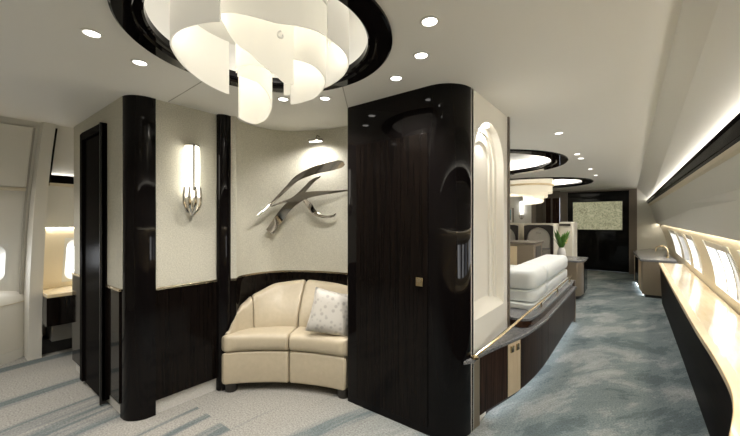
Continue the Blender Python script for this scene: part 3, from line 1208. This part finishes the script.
sconce((-2.65, 1.20), (1, 0), 'lit glass tube wall lamp with chrome tulip holder on beige wallpaper', 'sconce_glass', 1.6)
sconce((-2.52, 10.2), (0, -1), 'far tube wall lamp on the white wall beside the small painting', 'sconce_cool', 3.0)

# ---- light over the sculpture
pl = thing('picture_light', 'small bar light mounted high on the curved wall over the metal sculpture', 'light', (-2.36, 2.27, 2.05))
m_ = MB()
c = Vector((-2.30, 2.16, 2.085))
sx = Vector((0.93, 0.36, 0)).normalized()
fy = Vector((0.36, -0.93, 0)).normalized()
m_.obox(c, sx, fy, (0, 0, 1), 0.065, 0.02, 0.012)
m_.build('housing', M['steel'], pl, bevel=0.003)
m_ = MB()
m_.obox(c - Vector((0, 0, 0.013)), sx, fy, (0, 0, 1), 0.058, 0.014, 0.002)
m_.build('diffuser', M['lens'], pl)
m_ = MB()
m_.tube([c + Vector((0, 0, 0.01)), c + Vector((0, 0, 0.05)) - fy * 0.03, c + Vector((0, 0, 0.05)) - fy * 0.125], 0.006, 8)
m_.build('arm', M['steel'], pl)
o = lamp('picture_lamp', 'SPOT', pl, tuple(c - Vector((0, 0, 0.02)) + fy * 0.06), 9, SOFT, spot_size=math.radians(160), spot_blend=1.0, shadow_soft_size=0.03)
o.rotation_euler = (Vector((0, 0, -1)) - fy * 0.15).to_track_quat('-Z', 'Y').to_euler()

# ---- ribbon sculpture on the curved wall
def px3(x, y, d):
    u = (x - 370.0) / 343.0
    s_, c_ = math.sin(TH), math.cos(TH)
    return Vector((d * (-s_ + u * c_), d * (c_ + u * s_), 1.35 - (y - 221.0) * d / 343.0))


def wd(x):
    return interp([(255, 3.10), (281, 3.25), (300, 3.25), (310, 3.22), (330, 3.15), (349, 3.08)], x)


def ribbon(pts, name='ribbon'):
    """pts: (x, y, width, stand-off, twist) along the curve"""
    P5 = catmull([Vector((*px3(x, y, wd(x) - so),)) for x, y, wpx, so, tw in pts], 8)
    n = len(P5)
    m_ = MB()
    rows = []
    for i, p in enumerate(P5):
        f = i / 8.0
        k = min(int(f), len(pts) - 2)
        g = f - k
        wpx = pts[k][2] + (pts[k + 1][2] - pts[k][2]) * g
        tw = math.radians(pts[k][4] + (pts[k + 1][4] - pts[k][4]) * g)
        W = wpx * 3.1 / 343.0 / 2 / max(0.45, abs(math.cos(tw)))
        t = (P5[min(i + 1, n - 1)] - P5[max(i - 1, 0)]).normalized()
        nn = (Vector((0, 0, 1.35)) - p).normalized()
        a = t.cross(nn).normalized()
        b_ = a.cross(t).normalized()
        a2 = a * math.cos(tw) + b_ * math.sin(tw)
        b2 = b_ * math.cos(tw) - a * math.sin(tw)
        th = 0.004
        rows.append([p + a2 * W + b2 * th, p + b2 * (th + W * 0.10), p - a2 * W + b2 * th, p - a2 * W - b2 * th, p + b2 * (W * 0.10 - th), p + a2 * W - b2 * th])
    m_.loft(rows)
    return m_.build(name, M['steel'], SCU, angle=50)


SCU = thing('wall_sculpture', 'twisting polished metal ribbon sculpture on the curved beige wall', 'sculpture', (-2.45, 2.1, 1.5))
ribbon([(257, 216, 1.2, 0.10, 0), (272, 203, 2.4, 0.10, 15), (288, 187, 3.6, 0.11, 25), (298, 177.8, 5.5, 0.12, 25), (314, 170.6, 7.5, 0.12, 5), (330, 166.5, 8.5, 0.11, -20), (340, 164, 7.5, 0.10, -30), (344, 163, 3, 0.10, -30)])
ribbon([(271, 206.5, 1.2, 0.09, 0), (282, 202.5, 2.0, 0.09, 10), (293.4, 198.5, 3.0, 0.09, 25), (304, 190, 4.5, 0.09, 30), (312.6, 181.2, 3.5, 0.08, 20), (320.7, 176.4, 0.8, 0.07, 0)])
ribbon([(269.5, 232, 8, 0.06, 0), (279, 218.5, 8.5, 0.08, 0), (288.5, 206.6, 8, 0.11, 10), (301, 197.5, 7, 0.12, 25), (311, 194.5, 5.5, 0.11, 30), (322, 193, 4, 0.09, 20), (338, 191.5, 2.2, 0.07, 0), (350, 190, 1.0, 0.05, 0)])
ribbon([(303, 198, 4, 0.12, 0), (309.5, 205.6, 5.5, 0.10, 10), (315, 213, 4.5, 0.08, 30), (323.9, 216.5, 2.5, 0.07, 40), (332, 216.3, 2.0, 0.06, 20), (336, 213.5, 0.8, 0.05, 0)])

# =================================================================== LOVESEAT
SO = Vector((-1.99, 1.446))
LV = thing('loveseat', 'curved cream leather loveseat in the curved niche', 'sofa', (-2.3, 1.85, 0))
OUT = [(58, 0.50), (63, 0.55), (64, 0.567), (66, 0.612), (68, 0.664), (70, 0.727), (72, 0.80), (75, 0.865), (90, 0.885), (110, 0.895), (135, 0.885), (150, 0.82), (163, 0.74), (168, 0.66), (171, 0.605), (184, 0.592)]
TOP = [(58, 0.73), (80, 0.765), (100, 0.795), (122, 0.81), (140, 0.785), (155, 0.715), (165, 0.645), (170, 0.60), (174, 0.54), (178, 0.475), (184, 0.46)]


def outr(a):
    return interp(OUT, a) - 0.012


def rprof(r0, r1, z0, z1, rad, n=4):
    """rounded rectangle in (r, z)"""
    rad = min(rad, (r1 - r0) * 0.48, (z1 - z0) * 0.48)
    return rrect(r0, z0, r1, z1, rad, n)


def sweep(name, fn, a0, a1, m, parent, n=30, soft=0.06, angle=60):
    """fn(angle) -> closed (r, z) profile; ends are rounded off"""
    rows = []
    ts = [0, 0.004, 0.012, 0.025, 0.045] + [0.045 + 0.91 * i / n for i in range(1, n)] + [0.955, 0.975, 0.988, 0.996, 1]
    for t in ts:
        a = a0 + (a1 - a0) * t
        pr = fn(a)
        e = min(t, 1 - t) / 0.045
        k = 1.0 if e >= 1 else 1 - soft * (1 - math.sqrt(max(0, 1 - (1 - e) ** 2)))
        cr = sum(p[0] for p in pr) / len(pr)
        cz = sum(p[1] for p in pr) / len(pr)
        q = math.radians(a)
        rows.append([(SO.x + (cr + (r - cr) * k) * math.cos(q), SO.y + (cr + (r - cr) * k) * math.sin(q), cz + (z - cz) * k) for r, z in pr])
    m_ = MB()
    m_.loft(rows)
    return m_.build(name, M[m], parent, angle=angle)


MID = 121.0
FC, FR_ = Vector((-1.428, 0.52)), 1.425


def rin(a):
    """distance from the centre to the gently hollow front of the seat"""
    d = Vector((math.cos(math.radians(a)), math.sin(math.radians(a))))
    q = SO - FC
    b = q.dot(d)
    return -b + math.sqrt(b * b - q.length_squared + FR_ * FR_)


def backin(a):
    return interp([(58, 0.60), (90, 0.56), (127, 0.555), (145, 0.57), (159, 0.60), (168, 0.585), (176, 0.55), (184, 0.535)], a)


for a0, a1 in ((62.5, MID - 0.25), (MID + 0.25, 183)):
    sweep('seat_base', lambda a: rprof(rin(a) + 0.01, max(rin(a) + 0.04, outr(a) - 0.01), 0.065, 0.315, 0.018), a0, a1, 'leather', LV, soft=0.12)
    sweep('seat_cushion', lambda a: rprof(rin(a) - 0.005, max(rin(a) + 0.05, backin(a) + 0.04), 0.318, 0.455, 0.045), a0, a1, 'leather', LV, soft=0.30)
bk = [(70, MID - 0.25, 'backrest', 0.25), (MID + 0.25, 156.6, 'backrest', 0.2), (156.9, 180.5, 'arm_wing', 0.25)]
for a0, a1, nm_, sf in bk:
    def backp(a):
        o_, t_ = outr(a), interp(TOP, a)
        th = o_ - max(backin(a), rin(a) + 0.004)
        z0 = 0.32
        pts = []
        pts += [(o_, z0), (o_, t_ - 0.09)]
        rt = min(0.07, th * 0.42)
        cx_, cz_ = o_ - rt, t_ - rt
        pts += [(cx_ + rt * math.cos(math.radians(q)), cz_ + rt * math.sin(math.radians(q))) for q in (0, 30, 60, 90, 120, 150, 175)]
        pts += [(o_ - 2 * rt - (th - 2 * rt) * 0.35, t_ - 0.12), (o_ - th * 0.96, z0 + (t_ - z0) * 0.42), (o_ - th, z0 + 0.10), (o_ - th + 0.02, z0)]
        return pts
    sweep(nm_, backp, a0, a1, 'leather', LV, n=40, soft=sf, angle=70)
for a, r in ((176, 0.565), (68, 0.56), (120, 0.80)):
    q = math.radians(a)
    m_ = MB()
    m_.lathe([(0.001, 0.0), (0.042, 0.0), (0.047, 0.01), (0.047, 0.068), (0.001, 0.068)], (SO.x + r * math.cos(q), SO.y + r * math.sin(q), 0), 20)
    m_.build('foot', M['rubber'], LV)
# throw pillow
pw = MB()
n = 14
rows = []
S_, TK = 0.172, 0.06
for side in (1, -1):
    g = []
    for i in range(n + 1):
        r = []
        for j in range(n + 1):
            u, v = 2 * i / n - 1, 2 * j / n - 1
            pin = 1 - 0.06 * (1 - abs(u) ** 2) * abs(v) ** 4 - 0.06 * (1 - abs(v) ** 2) * abs(u) ** 4
            h = TK * (max(0, (1 - u ** 4) * (1 - v ** 4))) ** 0.6
            r.append(Vector((u * S_ * pin, side * h, v * S_ * pin)))
        g.append(r)
    rows.append(g)
for g in rows:
    pw.quadgrid(g)
po = pw.build('throw_pillow', M['damask'], angle=180)
po.location = (-1.91, 1.965, 0.622)
po.rotation_euler = (Matrix.Rotation(math.radians(40), 4, 'Z') @ Matrix.Rotation(math.radians(-16), 4, 'X') @ Matrix.Rotation(math.radians(12), 4, 'Y')).to_euler()
tag(po, 'silvery grey patterned throw pillow on the right seat of the loveseat', 'pillow')

# =================================================================== CREDENZA
cr = thing('credenza', 'low curved dark wood credenza with granite top along the aisle', 'credenza', (-0.8, 4.0, 0))
FRONT = [(-0.835, 2.14), (-0.795, 2.36), (-0.745, 2.58), (-0.70, 2.78), (-0.672, 3.0), (-0.655, 3.25), (-0.648, 3.6), (-0.645, 5.3)]
fc = [(p.x, p.y) for p in catmull(FRONT, 6)]


def sub(path, y0, y1):
    out = []
    for (xa, ya), (xb, yb) in zip(path, path[1:]):
        if not out and ya <= y0 <= yb:
            out.append((xa + (xb - xa) * (y0 - ya) / (yb - ya), y0))
        if out and y0 < yb < y1:
            out.append((xb, yb))
        if ya <= y1 <= yb:
            out.append((xa + (xb - xa) * (y1 - ya) / (yb - ya), y1))
            break
    return out


m_ = MB()
m_.prism([(x - 0.05, y) for x, y in fc[1:]] + [(-1.0, 5.3), (-1.0, 2.97), (-0.90, 2.955), (-0.845, 2.94), (-0.8285, 2.93), (-0.8285, 2.4)], 0.0, 0.065)
m_.build('plinth', M['dark_base'], cr)
for a, b_, mm, nm in ((2.245, 2.60, 'doorwood', 'cabinet_panel'), (2.605, 2.785, 'maple_v', 'maple_panel'), (2.79, 3.55, 'doorwood', 'cabinet_panel'), (3.555, 4.42, 'doorwood', 'cabinet_panel'), (4.425, 5.3, 'doorwood', 'cabinet_panel')):
    p_ = sub(fc, a, b_)
    m_ = MB()
    m_.strip(p_, 0.02, 0.06, 0.455)
    ob = m_.build(nm, M[mm], cr, bevel=0.001)
    if nm == 'maple_panel':
        for t in (0.28, 0.72):
            k = p_[0][0] + (p_[-1][0] - p_[0][0]) * t, p_[0][1] + (p_[-1][1] - p_[0][1]) * t
            dv = (Vector(p_[-1]) - Vector(p_[0])).normalized()
            nv = Vector((dv.y, -dv.x, 0))
            h = MB()
            h.obox(Vector((k[0], k[1], 0.40)) + nv * 0.003, (dv.x, dv.y, 0), nv, (0, 0, 1), 0.022, 0.006, 0.024)
            ho = h.build('latch', M['gold'], ob, bevel=0.002)
            h = MB()
            h.obox(Vector((k[0], k[1], 0.392)) + nv * 0.008, (dv.x, dv.y, 0), nv, (0, 0, 1), 0.012, 0.003, 0.010)
            h.build('latch_button', M['dark_frame'], ob, bevel=0.001)
m_ = MB()
m_.strip(sub(fc, 2.15, 2.24), 0.02, 0.0, 0.455)
m_.build('end_post', M['taupe_metal'], cr)
lowf = [(x + 0.022, y) for x, y in fc]
m_ = MB()
m_.prism([(-0.845, 2.03), (-0.80, 2.10)] + lowf[1:] + [(-0.99, 5.3), (-0.99, 2.97), (-0.90, 2.955), (-0.828, 2.93), (-0.828, 2.13)], 0.457, 0.482)
m_.build('lower_top', M['granite'], cr, bevel=0.004)
up = [(x - 0.012, y) for x, y in sub(fc, 2.98, 5.3)]
upo = [(-0.99, 2.955), (-0.80, 2.955)] + arc(-0.76, 3.03, 0.075, -90, -10, 6) + up[2:] + [(-0.99, 5.3)]
m_ = MB()
m_.prism(upo, 0.4825, 0.535)
m_.build('upper_band', M['walnut'], cr)
m_ = MB()
m_.prism([(x + 0.006 if x > -0.9 else x, y) for x, y in upo], 0.5355, 0.556)
m_.build('upper_top', M['granite'], cr, bevel=0.003)
m_ = MB()
m_.box((-1.0, 5.302, 0.0), (-0.64, 5.34, 0.556))
m_.build('end_panel', M['taupe'], cr)
m_ = MB()
p_ = [(x - 0.03, y) for x, y in sub(fc, 2.3, 5.25)]
m_.strip(p_, 0.008, 0.045, 0.057)
m_.build('toe_light', M['led_toe'], cr)

gr = thing('grab_rail', 'slim gold grab rail along the edge of the granite credenza', 'rail', (-0.74, 3.5, 0.5))
m_ = MB()
m_.tube(catmull([(-0.811, 2.12, 0.49), (-0.76, 2.45, 0.533), (-0.715, 2.95, 0.583), (-0.687, 3.5, 0.612), (-0.68, 5.25, 0.62)], 5), 0.0095, 8)
m_.build('bar', M['gold'], gr)
for y, x in ((3.45, -0.688), (4.25, -0.684), (5.1, -0.68)):
    m_ = MB()
    m_.tube([(x, y, 0.557), (x, y, 0.613)], 0.008, 8)
    m_.build('post', M['gold'], gr)
m_ = MB()
m_.lathe([(0.001, 0.483), (0.024, 0.483), (0.022, 0.495), (0.001, 0.5)], (-0.803, 2.115, 0), 16)
m_.build('foot_plate', M['gold'], gr)

# white sofa behind the credenza
ws = thing('white_sofa', 'white leather sofa seen from behind beyond the granite credenza', 'sofa', (-1.1, 4.3, 0))


def rbox(m_, x0, y0, x1, y1, z0, z1, r, rz):
    rows = []
    for z, ins in ((z0, rz), (z0 + rz * 0.3, rz * 0.3), (z0 + rz, 0), (z1 - rz, 0), (z1 - rz * 0.3, rz * 0.3), (z1 - rz * 0.1, rz * 0.6), (z1, rz)):
        rows.append([(x, y, z) for x, y in rrect(x0 + ins, y0 + ins, x1 - ins, y1 - ins, max(0.01, r - ins), 6)])
    m_.loft(rows)


m_ = MB()
rbox(m_, -1.60, 3.27, -0.705, 5.22, 0.557, 0.605, 0.06, 0.006)
m_.build('plinth', M['white_leather'], ws, angle=50)
for ya, yb in ((3.32, 3.90), (3.903, 5.18)):
    m_ = MB()
    rbox(m_, -1.0, ya, -0.715, yb, 0.615, 0.715, 0.10 if ya < 3.5 else 0.02, 0.012)
    m_.build('back_lower', M['white_leather'], ws, angle=60)
    m_ = MB()
    rbox(m_, -1.0, ya, -0.71, yb, 0.718, 0.90, 0.10 if ya < 3.5 else 0.03, 0.05)
    m_.build('back_upper', M['white_leather'], ws, angle=60)
m_ = MB()
rbox(m_, -1.62, 3.32, -1.002, 3.62, 0.615, 0.86, 0.06, 0.04)
m_.build('armrest', M['white_leather'], ws, angle=60)
m_ = MB()
rbox(m_, -1.60, 3.63, -1.005, 5.18, 0.607, 0.72, 0.05, 0.03)
m_.build('seat', M['white_leather'], ws, angle=60)
m_ = MB()
m_.box((-1.55, 3.35, 0.0), (-1.01, 5.15, 0.556))
m_.build('base', M['dark_base'], ws)

# end table with granite top
et = thing('end_table', 'taupe end table with granite top beyond the white sofa', 'table', (-1.1, 7.3, 0))
pl_ = [(-1.24, 6.80), (-0.80, 6.80), (-0.75, 6.88), (-0.73, 7.10), (-0.73, 7.6), (-1.24, 7.6)]
m_ = MB()
m_.prism(pl_, 0.06, 0.64)
m_.build('body', M['taupe_metal'], et, bevel=0.004)
m_ = MB()
m_.prism([(-0.7285, 7.11), (-0.722, 7.11), (-0.722, 7.58), (-0.7285, 7.58)], 0.08, 0.62)
m_.build('side_panel', M['ebony'], et)
m_ = MB()
m_.prism([(x + 0.02 if x > -1 else x, y - 0.02 if y < 7 else y) for x, y in pl_], 0.641, 0.67)
m_.build('top', M['granite'], et, bevel=0.004)
m_ = MB()
m_.prism([(x - 0.05, y + 0.03) for x, y in pl_], 0.0, 0.06)
m_.build('plinth', M['dark_base'], et)

# vase with leaves
vp = thing('flower_vase', 'white vase with tall green leaves and pale yellow flowers behind the white sofa', 'plant', (-1.09, 7.2, 0.67))
m_ = MB()
m_.lathe([(0.001, 0.671), (0.055, 0.671), (0.075, 0.74), (0.06, 0.82), (0.045, 0.85), (0.05, 0.86), (0.04, 0.86), (0.001, 0.80)], (-1.09, 7.2, 0), 20, closed=False)
m_.build('vase', M['vase'], vp)
for k in range(26):
    a = random.uniform(0, 2 * PI)
    tilt = random.uniform(0.03, 0.13)
    hh = random.uniform(0.22, 0.36)
    base = Vector((-1.09 + 0.02 * math.cos(a), 7.2 + 0.02 * math.sin(a), 0.84))
    dv = Vector((math.cos(a), math.sin(a), 0))
    sd = Vector((-dv.y, dv.x, 0))
    rows = []
    for i in range(8):
        t = i / 7
        p = base + dv * (tilt * t + 0.03 * t * t) + Vector((0, 0, hh * t))
        wv = 0.006 + 0.032 * math.sin(PI * min(1, t * 0.9 + 0.1)) if i < 7 else 0.002
        rows.append([p - sd * wv, p + dv * 0.004, p + sd * wv, p - dv * 0.003])
    m_ = MB()
    m_.loft(rows)
    m_.build('leaf', M['leaf'], vp, angle=180)
for k in range(6):
    a = -0.6 + 0.35 * k
    p = Vector((-1.09 + 0.09 * math.cos(a), 7.2 + 0.09 * math.sin(a), 0.95 + 0.045 * (k % 4)))
    m_ = MB()
    for q in range(5):
        b_ = q * 2 * PI / 5
        tip = p + Vector((math.cos(b_) * 0.02, 0.01, math.sin(b_) * 0.02))
        m_.tube([p, (p + tip) / 2 + Vector((0.004, 0, 0)), tip], [0.004, 0.010, 0.003], 6)
    m_.build('flower', M['flower'], vp)

# =================================================================== RIGHT LEDGE
sl = thing('side_ledge', 'long ledge with pale maple top and dark front under the right-hand windows', 'ledge', (0.45, 4, 0))
lf = catmull([(0.285, 7.1), (0.285, 4.5), (0.29, 3.0), (0.30, 2.4), (0.298, 2.0), (0.275, 1.76), (0.225, 1.5), (0.16, 1.2), (0.10, 0.8), (0.08, 0.0), (0.08, -2.5)], 6)
lfp = [(p.x, p.y) for p in lf]
back = [(rs('WB', y)[0] - 0.012, y) for y in (-2.5, 7.1)]
m_ = MB()
m_.prism(lfp + back, 0.662, 0.69)
m_.build('ledge_top', M['maple'], sl, bevel=0.004)
m_ = MB()
m_.prism([(x - 0.002, y) for x, y in lfp] + [(x + 0.045, y) for x, y in reversed(lfp)], 0.6605, 0.6915)
m_.build('edge_band', M['maple_edge'], sl, bevel=0.003)
fb = [(0.325, 7.08), (0.335, 6.0), (0.345, 4.5), (0.352, 3.0), (0.352, 1.5), (0.352, -2.5)]
rows_t = [(x + 0.014, y) for x, y in lfp]


def bx_at(y):
    for (xa, ya), (xb, yb) in zip(fb, fb[1:]):
        if yb <= y <= ya:
            return xa + (xb - xa) * (ya - y) / (ya - yb)
    return fb[-1][0]


m_ = MB()
rows = []
for x, y in rows_t:
    y = min(y, 7.08)
    b0 = bx_at(y)
    rows.append([(x, y, 0.66), (x + (b0 - x) * 0.35, y, 0.40), (b0, y, 0.05), (b0 + 0.02, y, 0.0), (b0 + 0.1, y, 0.0), (max(x, b0) + 0.1, y, 0.66)])
m_.loft(rows)
m_.build('front_panel', M['ledge_wood'], sl, angle=60)

# bar cabinet with basin tap
bc = thing('bar_cabinet', 'low grey cabinet with curved end and granite top by the far windows', 'cabinet', (0.3, 8.8, 0))
cur = catmull([(0.09, 7.78), (0.06, 8.3), (0.03, 8.8), (-0.01, 9.3), (-0.01, 9.7), (0.05, 10.1), (0.16, 10.5), (0.3, 10.8)], 5)
cp = [(p.x, p.y) for p in cur]
m_ = MB()
m_.prism(cp + [(0.545, 10.8), (0.56, 7.78)], 0.05, 0.635)
m_.build('body', M['taupe_metal'], bc, angle=50)
m_ = MB()
m_.prism([(x - 0.03, y if y > 7.9 else y - 0.03) for x, y in cp] + [(0.545, 10.8), (0.55, 7.75)], 0.636, 0.672)
m_.build('top', M['granite'], bc, bevel=0.004)
m_ = MB()
m_.prism([(x + 0.04, y + 0.03) for x, y in cp] + [(0.54, 10.78), (0.55, 7.81)], 0.0, 0.05)
m_.build('plinth', M['dark_base'], bc)
for a, b_, mm, nm in ((7.9, 8.5, 'maple_v', 'maple_panel'), (8.52, 9.2, 'ebony', 'dark_panel'), (9.22, 9.65, 'maple_v', 'maple_panel')):
    m_ = MB()
    m_.strip([(x - 0.008, y) for x, y in sub(cp, a, b_)], 0.006, 0.08, 0.61)
    m_.build(nm, M[mm], bc)
m_ = MB()
m_.strip([(x + 0.02, y) for x, y in sub(cp, 7.9, 9.6)], 0.008, 0.02, 0.035)
m_.build('toe_light', M['led_toe'], bc)
m_ = MB()
fx, fy_ = 0.46, 8.35
pts = [(fx, fy_, 0.674), (fx, fy_, 0.80)] + [(fx - 0.085 + 0.085 * math.cos(q), fy_, 0.80 + 0.085 * math.sin(q)) for q in [PI * k / 10 for k in range(1, 10)]] + [(fx - 0.17, fy_, 0.78)]
ft = thing('tap', 'gold swan-neck tap on the granite cabinet top', 'tap', (fx, fy_, 0.673))
m_.tube(pts, 0.011, 10)
m_.build('spout', M['gold'], ft)
m_ = MB()
m_.lathe([(0.001, 0.673), (0.03, 0.673), (0.028, 0.69), (0.014, 0.70), (0.001, 0.70)], (fx, fy_, 0), 16)
m_.build('base', M['gold'], ft)
m_ = MB()
m_.tube([(fx, fy_ - 0.02, 0.70), (fx + 0.01, fy_ - 0.09, 0.73)], 0.007, 8)
m_.build('lever', M['gold'], ft)

# =================================================================== FAR END
mw = thing('media_wall', 'full-height black glass media wall at the far end', 'media wall', (-0.8, 11, 0))
m_ = MB()
m_.box((-1.51, 10.98, 0.03), (-0.14, 11.03, 2.14))
m_.build('glass', M['glass_black'], mw)
for x0, x1 in ((-1.70, -1.51), (-0.14, 0.02)):
    m_ = MB()
    m_.box((x0, 10.94, 0.0), (x1, 11.04, 2.17))
    m_.build('post', M['taupe'], mw, bevel=0.004)
m_ = MB()
m_.box((-1.51, 10.94, 2.141), (-0.14, 11.04, 2.17))
m_.build('head_rail', M['taupe'], mw)
m_ = MB()
m_.box((-1.51, 10.93, 0.0), (-0.14, 10.978, 0.028))
m_.build('sill', M['chrome'], mw)
ts = thing('screen', 'wide screen showing an olive gold swirling texture on the black glass wall', 'screen', (-0.82, 10.96, 1.1))
m_ = MB()
m_.box((-1.385, 10.945, 1.11), (-0.27, 10.978, 1.87))
m_.build('bezel', M['dark_base'], ts, bevel=0.003)
m_ = MB()
m_.box((-1.375, 10.941, 1.12), (-0.28, 10.9445, 1.86))
m_.build('display', M['screen'], ts, smooth=False)

m_ = MB()
m_.box((-3.97, 10.2, 0), (-2.27, 10.26, H))
struct(m_.build('wall_lounge_far', M['white_panel'], smooth=False))
m_ = MB()
m_.box((-2.27, 10.16, 0), (-2.16, 10.99, H))
struct(m_.build('trim_18', M['taupe'], smooth=False))
m_ = MB()
m_.box((-2.16, 10.93, 0), (-2.06, 10.99, H))
m_.box((-2.06, 10.93, 2.0), (-1.70, 10.99, H))
m_.box((-1.93, 10.93, 0), (-1.89, 10.99, 2.0))
struct(m_.build('trim_19', M['taupe'], smooth=False))
m_ = MB()
m_.box((-2.06, 10.95, 0), (-1.93, 10.98, 2.0))
m_.box((-1.89, 10.95, 0), (-1.71, 10.98, 2.0))
struct(m_.build('door_2', M['doorwood'], smooth=False))

pt = thing('painting', 'small framed blue-green painting on the far white lounge wall', 'painting', (-2.85, 10.19, 1.3))
m_ = MB()
m_.box((-2.99, 10.165, 1.31), (-2.74, 10.198, 1.72))
m_.build('frame', M['taupe'], pt, bevel=0.003)
m_ = MB()
m_.box((-2.98, 10.161, 1.32), (-2.775, 10.1645, 1.71))
m_.build('mount', M['painting_mount'], pt)
m_ = MB()
m_.box((-2.97, 10.157, 1.38), (-2.81, 10.1605, 1.68))
m_.build('canvas', M['painting'], pt)

# suite seats
def suite(label, loc):
    t = thing('club_seat', label, 'seat', loc, 'cream club seats')
    x, y = loc[0], loc[1]
    m_ = MB()
    rbox(m_, x - 0.29, y, x + 0.29, y + 0.55, 0.0, 1.30, 0.04, 0.03)
    m_.build('shell', M['cream_seat'], t)
    fr = MB()
    ao = [(x - 0.27, 0.55), (x - 0.27, 1.27), (x + 0.27, 1.27), (x + 0.27, 0.55)]
    ins = [(x - 0.22, 0.55)] + [(x + 0.22 * math.cos(q), 0.98 + 0.24 * math.sin(q)) for q in [PI - PI * k / 16 for k in range(17)]] + [(x + 0.22, 0.55)]
    outp = []
    for k, (px_, pz_) in enumerate(ins):
        if k == 0:
            outp.append(ao[0])
        elif k == len(ins) - 1:
            outp.append(ao[3])
        else:
            q = PI - PI * (k - 1) / 16
            cx_, sz_ = math.cos(q), math.sin(q)
            s_ = min(0.27 / max(1e-6, abs(cx_)), 0.29 / max(1e-6, sz_))
            outp.append((x + cx_ * s_, 0.98 + sz_ * s_))
    fr.loft([], False) if False else None
    b = len(fr.v)
    for yy in (y - 0.045, y - 0.002):
        fr.v += [(a, yy, c_) for a, c_ in outp] + [(a, yy, c_) for a, c_ in ins]
    k = len(ins)
    for i in range(k - 1):
        fr.f.append((i, i + 1, k + i + 1, k + i))
        fr.f.append((2 * k + i, 2 * k + i + 1, 3 * k + i + 1, 3 * k + i))
        fr.f.append((k + i, k + i + 1, 3 * k + i + 1, 3 * k + i))
        fr.f.append((i, i + 1, 2 * k + i + 1, 2 * k + i))
    fr.build('arch_frame', M['dark_frame'], t, angle=40)
    m_ = MB()
    rbox(m_, x - 0.21, y - 0.02, x + 0.21, y + 0.01, 0.55, 1.19, 0.01, 0.008)
    m_.build('back_panel', M['grey_seat'], t)
    m_ = MB()
    m_.box((x - 0.05, y - 0.027, 1.10), (x + 0.05, y - 0.021, 1.112))
    m_.build('handle', M['steel'], t)
    return t


s1 = suite('cream club seat with dark arched frame left of the green plant', (-1.56, 7.6, 0))
copy_tree(s1, (-2.22, 7.6, 0), 'cream club seat with dark arched frame half hidden by the arched wall')
sb = thing('side_cabinet', 'tall cream cabinet right behind the green plant', 'cabinet', (-1.13, 8.05, 0))
m_ = MB()
rbox(m_, -1.26, 8.0, -1.0, 8.6, 0.0, 1.33, 0.03, 0.03)
m_.build('body', M['cream_seat'], sb)
m_ = MB()
m_.box((-1.25, 7.985, 1.25), (-1.05, 7.999, 1.29))
m_.build('dark_strip', M['dark_frame'], sb)

tb = thing('lounge_cabinet', 'brown cabinet with beige front panel in front of the club seats', 'cabinet', (-1.8, 6.3, 0))
m_ = MB()
m_.box((-2.5, 6.0, 0.0), (-1.30, 6.6, 0.97))
m_.build('body', M['taupe_metal'], tb, bevel=0.008)
m_ = MB()
m_.box((-2.52, 5.98, 0.972), (-1.28, 6.62, 1.0))
m_.build('top', M['taupe'], tb, bevel=0.004)
m_ = MB()
m_.box((-2.4, 5.985, 0.12), (-1.56, 5.999, 0.93))
m_.build('front_panel', M['beige'], tb, bevel=0.003)
m_ = MB()
m_.box((-1.299, 6.12, 0.55), (-1.294, 6.5, 0.93))
m_.build('side_recess_shade', M['dark_frame'], tb)  # flat dark slab, shade inside a recess put into its colour

tt = thing('coffee_table', 'dark thin-topped table between the brown cabinet and the plant', 'table', (-1.35, 6.9, 0))
m_ = MB()
m_.box((-1.75, 6.72, 0.80), (-1.32, 7.4, 0.825))
m_.build('top', M['dark_frame'], tt, bevel=0.003)
m_ = MB()
m_.lathe([(0.001, 0.0), (0.14, 0.0), (0.14, 0.02), (0.03, 0.04), (0.03, 0.80), (0.001, 0.80)], (-1.53, 7.05, 0), 20)
m_.build('pedestal', M['dark_frame'], tt)

for o in bpy.data.objects:
    if '_o' in o:
        del o['_o']
